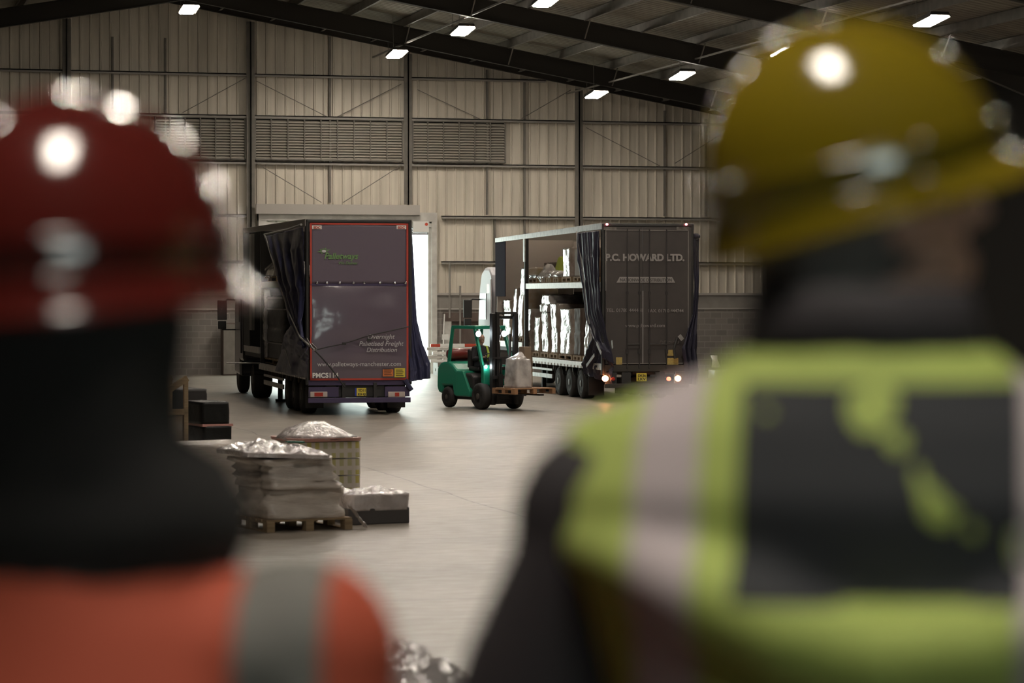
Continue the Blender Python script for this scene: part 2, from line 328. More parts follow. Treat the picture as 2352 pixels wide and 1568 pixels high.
def thing(name, label, cat, loc=(0, 0, 0), rz=0, group=None):
    o = bpy.data.objects.new(name, None); COL.objects.link(o); o.location = loc; o.rotation_euler = (0, 0, rz); o.empty_display_size = 0.2
    o['label'] = label; o['category'] = cat
    if group: o['group'] = group
    return o
def tag(o, label, cat, group=None, kind=None):
    o['label'] = label; o['category'] = cat
    if group: o['group'] = group
    if kind: o['kind'] = kind
    return o
def struct(o):
    o['kind'] = 'structure'; base = o.name.split('.')[0]
    for q in COL.objects:
        if q.parent is None and q.type == 'MESH' and q.name.split('.')[0] == base and 'label' not in q: q['kind'] = 'structure'
    return o
def lab(o, l): o['label'] = l; return o
def copy_tree(o, parent=None):
    c = o.copy(); COL.objects.link(c); c.parent = parent
    for ch in list(o.children): copy_tree(ch, c)
    return c
def text(body, m, parent, x0, x1, z0, y, shear=0, bold=0, zh=None, name='lettering', rot=None):
    """flat lettering from x0 to x1 standing on z0 in the plane y of the parent"""
    cu = bpy.data.curves.new(name, 'FONT'); cu.body = body; cu.size = 1; cu.shear = shear; cu.offset = bold; cu.extrude = 0.004
    o = bpy.data.objects.new('t', cu); COL.objects.link(o); dg = bpy.context.evaluated_depsgraph_get()
    me = bpy.data.meshes.new_from_object(o.evaluated_get(dg)); bpy.data.objects.remove(o)
    xs = [v.co.x for v in me.vertices]; ys = [v.co.y for v in me.vertices]
    k = (x1 - x0) / (max(xs) - min(xs)); mx = min(xs); kz = k if zh is None else zh / (max(ys) - min(ys))
    for v in me.vertices: v.co = Vector(((v.co.x - mx) * k, -v.co.z, v.co.y * kz))
    me.materials.clear(); me.materials.append(M[m])
    t = bpy.data.objects.new(name, me); COL.objects.link(t); t.parent = parent; t.location = (x0, y, z0); return t

# ================================================================== SETTING
WY = 98.0; XL, XR = -9.5, 35.6; YB = -14.0
def roofz(x): return 13.5 - 0.177 * abs(x - 12.25)
struct(MB().box(XL - .3, XR + .3, YB, WY + 0.15, -0.3, 0).build('floor', 'floor'))
struct(MB().box(-40, 80, WY + 0.15, 150, -0.3, -0.005).build('yard_ground', mat('yard_concrete', (0.6, 0.6, 0.58), 0.8)))
# end wall: blockwork plinth with openings for the loading door and the small door
DX0, DX1, DZ = 15.95, 22.12, 5.25
PX0, PX1, PZ = 22.95, 24.05, 1.95
b = MB(); b.box(XL, DX0, WY - .12, WY + .12, 0, 2.36); b.box(DX1, PX0, WY - .12, WY + .12, 0, 2.36); b.box(PX0, PX1, WY - .12, WY + .12, PZ, 2.36)
b.box(PX1, XR, WY - .12, WY + .12, 0, 2.36); struct(b.build('wall_far_blockwork', 'block'))
b = MB()
for x0, x1 in ((XL, DX0), (DX1, XR)): b.box(x0, x1, WY - .10, WY + .12, 2.42, 2.90)
struct(b.build('wall_far_band', 'band'))
b = MB()
for x0, x1 in ((XL, DX0), (DX1, XR)): b.box(x0, x1, WY - .17, WY + .12, 2.36, 2.42); b.box(x0, x1, WY - .17, WY + .12, 2.90, 2.99)
struct(b.build('trim_1', 'ledge'))
# ribbed cladding, real profile
def cladding(x0, x1, pitch, zb, name, m, ysgn=-1, Y=WY, ztop=None):
    b = MB(); prof = []; x = x0
    while x < x1:
        w = min(pitch, x1 - x)
        prof += [(x, 0), (x + w - 0.09, 0), (x + w - 0.065, 0.045), (x + w - 0.025, 0.045), (x + w, 0)]; x += pitch
    for i in range(len(prof) - 1):
        (xa, ya), (xb, yb) = prof[i], prof[i + 1]
        if xb - xa < 1e-5: continue
        xm = (xa + xb) / 2; z0 = DZ + .3 if (DX0 < xm < DX1) else zb
        b.add([(xa, Y + ysgn * ya, z0), (xb, Y + ysgn * yb, z0), (xb, Y + ysgn * yb, roofz(xb) + .42), (xa, Y + ysgn * ya, roofz(xa) + .42)], [(0, 1, 2, 3)])
    return struct(b.build(name, m))
cladding(XL, XR, 0.355, 2.9, 'wall_far', 'clad')
b = MB().box(XL, DX0, WY + .12, WY + .16, 2.3, 14.5).box(DX1, XR, WY + .12, WY + .16, 2.3, 14.5).box(DX0, DX1, WY + .12, WY + .16, DZ + .2, 14.5)
struct(b.build('wall_far_outer_skin', 'dark_clad'))
# side and rear walls
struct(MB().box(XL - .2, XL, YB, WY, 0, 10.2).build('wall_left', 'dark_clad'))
struct(MB().box(XR, XR + .2, YB, WY, 0, 10.2).build('wall_right', mat('shade_dark_cladding', (0.014, 0.013, 0.012), 0.95, spec=0.03)))  # near-black base colour stands in for the unlit right side
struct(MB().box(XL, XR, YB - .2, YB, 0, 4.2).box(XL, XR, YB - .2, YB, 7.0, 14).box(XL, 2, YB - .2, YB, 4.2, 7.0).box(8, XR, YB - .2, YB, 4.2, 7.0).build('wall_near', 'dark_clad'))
b = MB().box(2, 8, YB - .16, YB - .04, 4.2, 4.3).box(2, 8, YB - .16, YB - .04, 6.9, 7.0)
for k in range(5): b.box(2 + 1.475 * k, 2.1 + 1.475 * k, YB - .16, YB - .04, 4.2, 7.0)
struct(b.build('added_window_1', 'frame'))  # added, unseen: daylight opening to reflect in the purple lorry's rear sheet
# roof sheets with corrugations running down the slope
def roof():
    b = MB(); y = YB; ys = []
    while y < WY + .1: ys += [(y, 0), (y + .20, 0), (y + .24, .04), (y + .30, .04), (y + .34, 0)]; y += .34
    for (xa, xb) in ((XL - .3, 12.25), (12.25, XR + .3)):
        for i in range(len(ys) - 1):
            (ya, da), (yb, db) = ys[i], ys[i + 1]
            if yb - ya < 1e-6: continue
            b.add([(xa, ya, roofz(xa) + .40 + da), (xb, ya, roofz(xb) + .40 + da), (xb, yb, roofz(xb) + .40 + db), (xa, yb, roofz(xa) + .40 + db)], [(0, 1, 2, 3)])
    struct(b.build('ceiling', 'roofsheet'))
    # opaque outer layer
    b = MB()
    for (xa, xb) in ((XL - .3, 12.25), (12.25, XR + .3)):
        b.add([(xa, YB - .3, roofz(xa) + .6), (xb, YB - .3, roofz(xb) + .6), (xb, WY + .3, roofz(xb) + .6), (xa, WY + .3, roofz(xa) + .6)], [(0, 1, 2, 3)])
    struct(b.build('ceiling_outer_layer', 'dark_clad', solid=.05))
roof()
# purlins (each one its own piece)
px = 25.5 - 1.87 * 18
while px < XR:
    if px > XL + .2 and abs(px - 12.25) > .35:
        z = roofz(px)
        b = MB(); s = -1 if px > 12.25 else 1
        b.box(px - .012, px + .012, YB, WY - .1, z + .07, z + .38); b.box(px, px + s * .07, YB, WY - .1, z + .07, z + .09); b.box(px - s * .07, px, YB, WY - .1, z + .36, z + .38)
        struct(b.build('roof_purlin', 'steel'))
    px += 1.87
# portal frames
def ibeam(b, p, q, depth, w, t=.025):
    p = Vector(p); q = Vector(q)
    b.beam(p, q, t, depth); u = Vector((0, 0, 1)); d = (q - p).normalized(); x = d.cross(u).normalized(); z = x.cross(d)
    b.beam(p + z * depth / 2, q + z * depth / 2, w, t); b.beam(p - z * depth / 2, q - z * depth / 2, w, t)
for fy in (92, 82.3, 71.6, 61, 50, 39, 28, 17, 6):
    for sx in (-1, 1):
        ex = XL + .35 if sx < 0 else XR - .35
        b = MB(); off = -.24
        ibeam(b, (12.25, fy, roofz(12.25) + off), (ex, fy, roofz(ex) + off), .60, .22)
        # haunch towards the eaves
        hx = ex - sx * 4.2
        b.prism([(hx, roofz(hx) - .52), (ex, roofz(ex) - .52), (ex, roofz(ex) - 1.35)], fy - .015, fy + .015, 'y')
        b.beam((hx, fy, roofz(hx) - .54), (ex, fy, roofz(ex) - 1.36), .22, .025)
        struct(b.build('portal_rafter', 'steeldk'))
        b = MB(); ibeam(b, (ex, fy, 0), (ex, fy, roofz(ex) - .5), .5, .22); struct(b.build('portal_column', 'steeldk'))
    # fly braces from purlins to the lower flange
    if fy > 60:
        for x in (19.9, 23.6, 27.4, 31.1):
            struct(MB().beam((x, fy - .05, roofz(x) - .50), (x + .05, fy - .55, roofz(x) + .08), .035, .035).build('fly_brace', 'steel'))
# gable rafter, secondary tie, gable posts, girts
for sx, ex in ((-1, XL + .2), (1, XR - .2)):
    b = MB(); ibeam(b, (12.25, WY - .35, 13.5 + .12), (ex, WY - .35, roofz(ex) + .12), .25, .16); struct(b.build('gable_rafter', 'steeldk'))
for x in (8.75 - 6.3, 8.75, 15.38, 21.24, 27.81, XR - .3):
    b = MB(); z0 = 0 if not (DX0 < x < DX1) else DZ + 1.0; ibeam(b, (x, WY - .30, z0), (x, WY - .30, roofz(x) - .1), .30, .22)
    b.v = [(x + (v[0] - x), v[1], v[2]) for v in b.v]; struct(b.build('gable_post', 'steel'))
girts = [10.95, 9.44, 7.76, 5.83, 4.14]
posts = [XL, 2.45, 8.75, 15.38, 21.24, 27.81, XR]
for zi, z in enumerate(girts):
    for i in range(len(posts) - 1):
        x0, x1 = posts[i], posts[i + 1]
        if z < DZ + .9 and x0 < DX1 + .3 and x1 > DX0 - .3:      # leave the doorway free
            if x0 < DX0 < x1 and DX0 - x0 > 1: x1 = DX0 - .3
            elif x0 < DX1 < x1: x0 = DX1 + .3
            else: continue
        if max(roofz(x0), roofz(x1)) < z: continue
        xe = x1
        if roofz(x1) < z: xe = 12.25 + (13.5 - z) / .177
        b = MB().box(x0 + .12, xe - .12, WY - .24, WY - .05, z - .02, z + .02).box(x0 + .12, xe - .12, WY - .24, WY - .22, z - .09, z + .02)
        struct(b.build('wall_girt', 'galvdull'))
# thin intermediate vertical rails seen between posts
for x, z0, z1 in ((12.3, 7.8, 12.2), (10.4, 7.8, 12.2), (18.35, 6.3, 12.4), (24.3, 5.9, 11.3), (25.75, 3.0, 10.9), (31.25, 5.9, 9.9), (32.9, 5.9, 9.6), (24.6, 3.0, 5.8)):
    struct(MB().box(x - .035, x + .035, WY - .16, WY - .05, z0, z1).build('wall_rail', 'steel'))
# thin diagonal bracing rods
for (x0, z0, x1, z1) in ((15.6, 10.7, 18.2, 9.45), (18.6, 9.45, 21.0, 10.7), (15.6, 7.7, 18.0, 6.3), (18.8, 6.3, 21.0, 7.7), (21.6, 10.5, 24.0, 9.45), (25.6, 9.5, 27.5, 10.6),
                         (28.1, 9.2, 31.0, 7.8), (12.9, 9.5, 15.2, 10.8), (31.6, 7.9, 33.4, 9.0)):
    struct(MB().tube([(x0, WY - .27, z0), (x1, WY - .27, z1)], .014, 6).build('bracing_rod', 'steel'))
# louvre vents
def louvre(x0, x1, z0, z1, label, nm):
    t = thing('louvre_vent', label, 'vent', ((x0 + x1) / 2, WY - .06, z0)); w = (x1 - x0) / 2; h = z1 - z0
    MB().box(-w, w, -.03, .0, 0, h).build('backing', 'black', t)
    b = MB().box(-w, w, -.16, -.02, 0, .05).box(-w, w, -.16, -.02, h - .05, h).box(-w, -w + .05, -.16, -.02, 0, h).box(w - .05, w, -.16, -.02, 0, h)
    for k in range(1, nm): x = -w + 2 * w * k / nm; b.box(x - .022, x + .022, -.16, -.03, 0, h)
    b.build('frame', 'steel', t)
    b = MB(); n = 14
    for k in range(n):
        z = .07 + (h - .14) * (k + .5) / n
        b.box(-w + .03, w - .03, -.128, -.12, z - .062, z - .030)
        b.add([(-w + .03, -.12, z - .052), (w - .03, -.12, z - .052), (w - .03, -.035, z + .03), (-w + .03, -.035, z + .03)], [(0, 1, 2, 3)])
    b.build('slats', 'slat', t, solid=.006)
    return t
louvre(11.9, 15.22, 7.83, 9.38, 'dark louvre vent left of the steel post, next to the red helmet', 6)
louvre(15.54, 21.08, 7.83, 9.38, 'wide pale-slatted louvre vent between the two posts above the loading door', 9)
louvre(21.42, 25.0, 7.83, 9.38, 'brownish louvre vent right of the post above the door, ending midway to the next post', 6)
# loading door
dr = struct(MB().box(DX0 - .30, DX0, WY - .40, WY - .05, 0, 5.95).box(DX1, DX1 + .20, WY - .40, WY - .05, 0, 5.95).box(DX0 - .30, DX1 + .20, WY - .42, WY - .05, 5.62, 5.95)
            .box(DX0 - .18, DX1 + .1, WY - .36, WY - .05, 5.42, 5.56).build('door_1', 'frame'))
MB().box(DX0 - .42, DX1 - .5, WY - .62, WY - .45, 5.86, 6.22).build('shutter_box', 'ledge', dr)
b = MB()
for k in range(5): b.box(DX0, DX1, WY - .22 - .01 * (k % 2), WY - .18, 5.14 + k * .06, 5.14 + k * .06 + .055)
b.build('shutter_curtain', 'shutter', dr)
MB().box(DX1 - .12, DX1, WY - .30, WY - .1, 0, 5.4).box(DX0, DX0 + .12, WY - .30, WY - .1, 0, 5.4).build('shutter_guide', 'frame', dr)
t = thing('door_control_sign', 'white box sign with a red dot at the top right corner of the loading door', 'sign', (21.75, WY - .48, 5.22))
MB().box(-.36, .24, -.03, .05, 0, .40).build('box', 'white', t, bevel=.01)
MB().lathe([(-.034, .0), (-.034, .06), (-.02, .06)], 16, 'y', (.14, 0, .30)).build('red_dot', 'red', t)
# small brown door low in the blockwork with its lintel and jambs
d2 = struct(MB().box(PX0, PX1, WY - .06, WY + .02, 0, PZ).build('door_2', 'brown'))
MB().box(PX0 - .35, PX1 + .25, WY - .22, WY - .12, PZ - .02, PZ + .30).build('lintel', 'brown', d2)
MB().box(PX0 - .3, PX0 - .05, WY - .2, WY - .12, 0, PZ).box(PX1 + .02, PX1 + .16, WY - .2, WY - .12, 0, PZ).build('jamb', 'frame', d2)
MB().box(PX0 + .9, PX0 + .94, WY - .12, WY - .06, .95, 1.1).build('handle', 'galv', d2)
for (x, z0, z1) in ((22.82, 2.05, 4.14), (23.22, .9, 3.25)):
    struct(MB().tube([(x, WY - .30, z0), (x, WY - .30, z1)], .04, 8).build('wall_conduit', 'galvdull'))
# raised viewing platform carrying the two people
PZF = 1.25
pf = struct(MB().box(-2.2, 2.6, -2.5, 3.3, PZF - .12, PZF).build('viewing_platform', 'plat'))
b = MB()
for x in (-2.0, 2.4):
    for y in (-2.3, 3.1): b.box(x - .06, x + .06, y - .06, y + .06, 0, PZF - .12)
b.build('platform_legs', 'steeldk', pf)

# ------------------------------------------------------------------ hall lights
def lamp(x, y, z, label, group=None, lm=None):
    lm = lm or ('lampm' if 18 < x < 22 else 'lampdim')
    t = thing('ceiling_light', label, 'ceiling light', (x, y, z), 0, group); t.rotation_euler = (rad(-6), 0, 0)
    LAMPS['lens'].append(MB().prism([(-.25, 0), (-.22, -.04), (.22, -.04), (.25, 0)], -.58, .58, 'y').build('light_lens', lm, t))
    b = MB().prism([(-.31, -.02), (-.29, -.02), (-.26, .03), (.26, .03), (.29, -.02), (.31, -.02), (.24, .12), (-.24, .12)], -.62, .62, 'y').box(-.1, .1, .55, .95, .0, .1)
    b.build('light_housing', 'steeldk', t)
    top = roofz(x) + .38 - z
    MB().tube([(-.2, -.45, .08), (-.2, -.45, top)], .008, 5).tube([(-.2, .45, .08), (-.2, .45, top)], .008, 5).build('suspension_wire', 'steel', t)
    return t
LAMPS = dict(lens=[])
for nm, x, y, z in (('in the middle row, nearest the end wall', 19.66, 92.3, 11.3), ('in the middle row, second from the end wall', 19.99, 83.8, 11.3), ('in the middle row, cut by the top edge', 20.33, 74.9, 11.3),
                    ('in the right-hand row, nearest the end wall', 26.82, 92.0, 10.0), ('in the right-hand row, second from the end wall', 27.23, 83.5, 10.0), ('in the right-hand row, seen through the edge of the yellow helmet', 27.5, 74.6, 10.0),
                    ('in the right-hand row, above the right side of the yellow helmet', 28.08, 65.3, 10.0), ('alone at the ridge, far left of the others', 12.08, 89.9, 12.4)):
    lamp(x, y, z, 'lit ceiling light ' + nm, 'ceiling lights of the hall')
for x, z, ys in ((12.1, 12.4, (68, 57, 46, 35)), (20.4, 11.3, (65.5, 56, 46.5, 37)), (4.5, 11.2, (44, 21))):  # unseen lamps added to light the hall and the floor stacks
    for y in ys: lamp(x, y, z, 'added lit white rectangular ceiling light hanging beyond the frame of the picture', 'ceiling lights out of frame', 'lampm')
lamp(.50, 1.72, 5.9, 'added dim rectangular light hanging over the platform between the two people', None, 'lampfill')  # added out of view to brighten the shoulders below
lamp(-2.6, 10.0, 10.2, 'added dim rectangular light hanging ahead of and left of the two people', None, 'lampdim')  # added out of view, weak light on the people from ahead
for x, z in ((19.9, 11.62), (27.3, 10.42)):
    o = MB().box(x - .03, x + .03, 18, WY - .4, z, z + .05)
    struct(o.build('lighting_trunking', 'steel'))

# ================================================================== LOADS
def pallet_mb(w, d, h=.145):
    b = MB(); x, y = w / 2, d / 2
    for k in range(7):
        c = -y + d * (k + .5) / 7; b.box(-x, x, c - d / 18, c + d / 18, h - .022, h)
    for c in (-x + .05, 0, x - .05):
        b.box(c - .05, c + .05, -y, y, 0, .018); b.box(c - .05, c + .05, -y, y, h - .044, h - .022)
        for e in (-y + .07, 0, y - .07): b.box(c - .05, c + .05, e - .07, e + .07, .018, h - .044)
    return b
def wrapped_mb(w, d, h, seed=0, amp=.02, layers=4, crease=.012, rnd=.04, topamp=.03, dome=0, taper=0, slump=0):
    """a film-wrapped stack: rounded rectangle rings, creased between layers, crumpled top"""
    b = MB(); nz = max(8, int(h / .05)); per = []
    nn = 14
    for side in range(4):
        for k in range(nn):
            t = k / nn * 2 - 1
            x, y = [(t, -1), (1, t), (-t, 1), (-1, -t)][side]
            q = (abs(x) ** 8 + abs(y) ** 8) ** (1 / 8)
            per.append((x / q, y / q))
    n = len(per); vs = []; fs = []
    for j in range(nz + 1):
        z = h * j / nz; ph = (z / h * layers) % 1; cr = crease * (1 - min(1, min(ph, 1 - ph) * 8)) if 0 < j < nz else 0
        lay = int(min(layers - 1, z / h * layers)); rnd_ = random.Random(seed * 31 + lay); ox = rnd_.uniform(-1, 1) * amp; oy = rnd_.uniform(-1, 1) * amp
        for (x, y) in per:
            nzv = noise.noise(Vector((x * w * 2 + seed, y * d * 2, z * 3 + seed))) * amp + noise.noise(Vector((x * w * 5, y * d * 5 + seed, z * 9))) * amp * .5
            k = 1 - taper * (z / h) ** 2
            vs.append((x * (w / 2 * k - cr + nzv) + ox, y * (d / 2 * k - cr + nzv) + oy, z + slump * x * (z / h)))
    for j in range(nz):
        for k in range(n): fs.append((j * n + k, j * n + (k + 1) % n, (j + 1) * n + (k + 1) % n, (j + 1) * n + k))
    base = nz * n; m = 8; last = list(range(base, base + n)); top = vs[base:base + n]
    cx = sum(v[0] for v in top) / n; cy = sum(v[1] for v in top) / n
    for r in range(1, m + 1):
        f = 1 - r / m; cur = []
        for k, v in enumerate(top):
            if r == m and k: break
            X = cx + (v[0] - cx) * f; Y = cy + (v[1] - cy) * f
            e = noise.noise(Vector((X * 6 + seed, Y * 6, seed))) * topamp + noise.noise(Vector((X * 17, Y * 17, seed))) * topamp * .5
            vs.append((X, Y, v[2] + e * (1 if r > 1 else .4) + dome * (1 - f ** 1.6) * (1 if dome else 0))); cur.append(len(vs) - 1)
        if r == m:
            for k in range(n): fs.append((last[k], last[(k + 1) % n], cur[0]))
        else:
            for k in range(n): fs.append((last[k], last[(k + 1) % n], cur[(k + 1) % n], cur[k]))
            last = cur
    fs.append(tuple(range(n - 1, -1, -1)))
    b.add(vs, fs); return b
def load(label, loc, rz, w, d, h, m, seed=0, pal='wood', group=None, name='wrapped_pallet', cat='pallet load', **kw):
    t = thing(name, label, cat, loc, rz, group); ph = 0
    if pal: pallet_mb(w * 1.02, d * 1.02).build('pallet', pal, t); ph = .147
    wrapped_mb(w, d, h - ph, seed, **kw).build('wrapped_goods', m, t, smooth=True, loc=(0, 0, ph))
    return t

# ================================================================== LORRIES
class Truck:
    def __init__(s, px, Z, psi, name, label):
        p = Zpt(px, 784, Z); s.rz = rad(psi) - TH; s.ex = Vector((CO(s.rz), S(s.rz), 0)); s.ey = Vector((-S(s.rz), CO(s.rz), 0))
        s.o = Vector((p.x, p.y, 0)) + s.ex * 1.275
        s.root = thing(name, label, 'lorry', s.o, s.rz)
    def side(s, px, py, lx=-1.275):
        d = ray(px, py); t = (lx + s.o.dot(s.ex)) / d.dot(s.ex); p = Vector((0, 0, H)) + d * t
        return ((p - s.o).dot(s.ey), p.z)
    def rear(s, px, py, ly=0):
        d = ray(px, py); t = (ly + s.o.dot(s.ey)) / d.dot(s.ey); p = Vector((0, 0, H)) + d * t
        return ((p - s.o).dot(s.ex), p.z)
    def w(s, x, y, z): return s.o + s.ex * x + s.ey * y + Vector((0, 0, z))
def wheel(root, x, y, R=.43, wd=.36, sgn=-1, name='wheel'):
    t = MB().lathe([(-wd / 2, R * .62), (-wd / 2 - .01, R * .8), (-wd / 2 + .03, R * .97), (-wd / 2 + .07, R), (wd / 2 - .07, R), (wd / 2 - .03, R * .97), (wd / 2 + .01, R * .8), (wd / 2, R * .62)], 36).build(name, 'rubber', root, smooth=True)
    t.location = (x, y, R)
    s = sgn; b = MB().lathe([(s * (wd / 2 - .0), R * .64), (s * (wd / 2 - .03), R * .60), (s * (wd / 2 - .12), R * .50), (s * (wd / 2 - .14), R * .26), (s * (wd / 2 + .01), R * .22), (s * (wd / 2 + .02), R * .0001)], 28)
    for k in range(10):
        a = 2 * PI * k / 10; b.tube([(s * (wd / 2 - .13), R * .38 * CO(a), R * .38 * S(a)), (s * (wd / 2 - .08), R * .38 * CO(a), R * .38 * S(a))], .018, 6)
    b.build('wheel_rim', 'rim', t, smooth=False); return t
def mudguard(root, x, y, R=.50, w=.34):
    b = MB(); b.grid(lambda u, v: (x + (u - .5) * w, y + R * CO(PI * (.12 + .76 * v)), .45 + R * S(PI * (.12 + .76 * v))), 1, 14)
    return b.build('mudguard', 'chassis', root, solid=.01)
def drape(root, rows, nf, amp, m, name, nu=90, nv=60, seed=0, solid=.006, extra_fn=None, sharp=1.6):
    """folded sheet through rows of (left point, right point, outward normal, amplitude factor)"""
    def lerp(a, b, t): return a * (1 - t) + b * t
    def fn(u, v):
        q = v * (len(rows) - 1); i = min(int(q), len(rows) - 2); t = q - i; t = t * t * (3 - 2 * t) * .5 + t * .5
        L = lerp(rows[i][0], rows[i + 1][0], t); R = lerp(rows[i][1], rows[i + 1][1], t); N = lerp(rows[i][2], rows[i + 1][2], t); A = rows[i][3] * (1 - t) + rows[i + 1][3] * t
        w = S(2 * PI * nf * u + 1.5 * S(2 * v + seed) + 4.5 * noise.noise(Vector((u * 2.5, v * 1.6, seed)))) * (.75 + .6 * noise.noise(Vector((u * 4, v * 2, seed + 8))))
        w = math.copysign(abs(w) ** (1 / sharp), w)
        w += .6 * noise.noise(Vector((u * 9, v * 6, seed))) + .35 * noise.noise(Vector((u * 22, v * 16, seed + 3)))
        p = lerp(L, R, u) + N * (amp * A * (w + 1))
        return p
    return MB().grid(fn, nu, nv).build(name, m, root, smooth=True, solid=solid)

def lorry(T, axles, zr0, zr1, left):
    r = T.root
    # running gear
    MB().box(-.5, -.38, .15, 13.3, .70, .88).box(.38, .5, .15, 13.3, .70, .88).build('chassis_rail', 'chassis', r)
    b = MB().box(-1.24, 1.24, .08, 9.8, .88, 1.0)
    for k in range(12): b.box(-1.2, 1.2, .5 + k * .78, .58 + k * .78, .72, .88)
    b.build('trailer_bed', 'bedboard', r)
    MB().box(-1.24, 1.24, 9.75, 13.6, 1.16, 1.38).box(-1.24, 1.24, 9.70, 9.80, .85, 1.38).build('raised_neck', 'chassis', r)
    b = MB().box(-1.285, -1.235, .05, 9.8, .86, 1.03).box(1.235, 1.285, .05, 9.8, .86, 1.03)
    for k in range(24): b.box(-1.30, -1.275, .3 + k * .4, .38 + k * .4, .86, .92)
    b.box(-1.285, -1.235, 9.8, 13.6, 1.28, 1.45).box(1.235, 1.285, 9.8, 13.6, 1.28, 1.45).build('bed_edge_rail', 'deckedge', r)
    for y in axles:
        MB().tube([(-1.0, y, .43), (1.0, y, .43)], .06, 8).build('axle', 'chassis', r)
        for s in (-1, 1): wheel(r, s * 1.04, y, .42, .36, s); mudguard(r, s * 1.04, y)
    MB().box(-1.22, -1.18, axles[-1] + .8, 9.2, .46, .58).box(-1.22, -1.18, axles[-1] + .8, 9.2, .68, .74).build('side_guard', 'galv', r)
    for x in (-.8, .8): MB().box(x - .06, x + .06, 8.85, 8.98, .06, .9).box(x - .12, x + .12, 8.78, 9.05, .0, .06).build('landing_leg', 'chassis', r)
    # roof with deep cant rails
    b = MB().add([(-1.25, 0, zr0), (1.25, 0, zr0), (1.25, 13.55, zr1), (-1.25, 13.55, zr1)], [(0, 1, 2, 3)])
    b.build('roof', 'grproof', r)
    for k in range(9): MB().box(-1.24, 1.24, .8 + 1.5 * k, .84 + 1.5 * k, zr0 + (zr1 - zr0) * k / 9 - .08, zr0 + (zr1 - zr0) * k / 9 - .02).build('roof_bow', 'galvdull', r)
    for s in (-1, 1):
        MB().prism([(-.02, zr0 - .17), (13.62, zr1 - .13), (13.62, zr1 + .01), (-.02, zr0 + .01)], s * 1.24, s * 1.30).build('cant_rail', 'galv' if not left else 'galvdull', r, bevel=.01)
    MB().box(-1.25, 1.25, 13.5, 13.6, 1.38, zr1 - .02).build('front_bulkhead', 'bulk' if not left else 'chassis', r)
    # far side curtain (closed) and its inner posts
    lab(MB().prism([(0.15, 1.0), (9.8, 1.0), (9.8, 1.4), (13.5, 1.4), (13.5, zr1 - .1), (0.15, zr0 - .1)], 1.255, 1.27).build('side_curtain', 'innerskin' if not left else 'navyflat', r), 'closed curtain on the far side')
    for y in (4.9, 9.3): MB().box(1.14, 1.24, y - .06, y + .06, 1.02, zr0 - .1).build('side_post', 'chassis', r)
    # near-side post, upper deck
    o = MB().box(-1.27, -1.16, 9.42, 9.55, 1.02, zr0 - .05); o.build('side_post', 'chassis', r)
    MB().box(-1.22, 1.22, .25, 9.35, 3.10, 3.14).build('upper_deck', 'bedboard', r)
    MB().box(-1.26, -1.20, .25, 9.38, 3.08, 3.24).build('upper_deck_edge', 'deckedge' if not left else 'galvdull', r)
    for y in (2.3, 4.6, 6.9): MB().box(-.03 + 1.1, 1.16, y - .04, y + .04, 1.02, 3.1).build('deck_support', 'chassis', r)
    # rear frame
    MB().box(-1.285, -1.20, -.04, .14, .72, zr0).box(1.20, 1.285, -.04, .14, .72, zr0).box(-1.285, 1.285, -.04, .14, zr0 - .10, zr0 + .0).build('rear_frame', 'chassis', r, bevel=.03)

def tractor(T, dark):
    r = T.root; body = 'cabdark' if dark else 'cabwhite'
    MB().box(-.45, -.36, 10.9, 16.5, .62, .86).box(.36, .45, 10.9, 16.5, .62, .86).build('tractor_chassis', 'chassis', r)
    for y, sp in ((11.75, .98), (15.93, 1.04)):
        for s in (-1, 1): wheel(r, s * sp, y, .50, .30 if y > 15 else .5, s)
    for y in (11.75,): 
        for s in (-1, 1): mudguard(r, s * 1.0, y, .58, .5)
    # cab shell with rounded nose and roof spoiler
    prof = [(14.35, .95), (14.35, 3.0), (14.5, 3.55), (14.9, 3.78), (15.6, 3.80), (16.15, 3.62), (16.45, 3.1), (16.62, 2.3), (16.72, 1.6), (16.72, .55), (15.2, .50), (15.2, .95)]
    MB().prism(prof, -1.22, 1.22).build('cab', body, r, bevel=.10)
    MB().prism([(16.50, 2.95), (16.67, 2.1), (16.69, 2.1), (16.53, 2.98)], -1.1, 1.1).build('windscreen', 'glass', r)
    for s in (-1, 1):
        MB().prism([(15.35, 2.1), (16.45, 2.1), (16.3, 2.95), (15.35, 2.95)], s * 1.215, s * 1.235).build('door_window', 'glass', r)
        MB().box(s * 1.27 - .03, s * 1.27 + .03, 14.3, 14.5, 1.2, 3.4).build('cab_side_fairing', body, r, bevel=.02)
        m = MB().box(s * 1.62 - .14, s * 1.62 + .14, 16.35, 16.45, 2.15, 2.74).box(s * 1.62 - .12, s * 1.62 + .12, 16.36, 16.44, 1.88, 2.12).build('wing_mirror', 'chassis', r, bevel=.02)
        MB().tube([(s * 1.2, 16.4, 2.75), (s * 1.45, 16.4, 2.76), (s * 1.62, 16.4, 2.68)], .025, 8).tube([(s * 1.2, 16.4, 1.86), (s * 1.62, 16.4, 1.86)], .02, 8).build('mirror_arm', 'chassis', m)
        MB().box(s * 1.21 - .02, s * 1.21 + .02, 14.6, 15.2, .55, .95).build('step', 'chassis', r)
        MB().box(s * .95 - .2, s * .95 + .2, 16.70, 16.76, .75, 1.0).build('headlight', 'lens', r)
    if not dark:
        for s in (-1, 1): MB().box(s * 1.225 - .01, s * 1.225 + .01, 14.45, 15.2, 2.95, 3.25).build('cab_stripe', 'red', r)
    MB().box(-.7, .7, 16.7, 16.75, 1.1, 1.7).build('grille', 'chassis', r)
    MB().tube([(-1.1, 14.15, 1.2), (-1.1, 14.15, 3.3)], .07, 10).build('air_intake', 'chrome' if not dark else 'chassis', r)

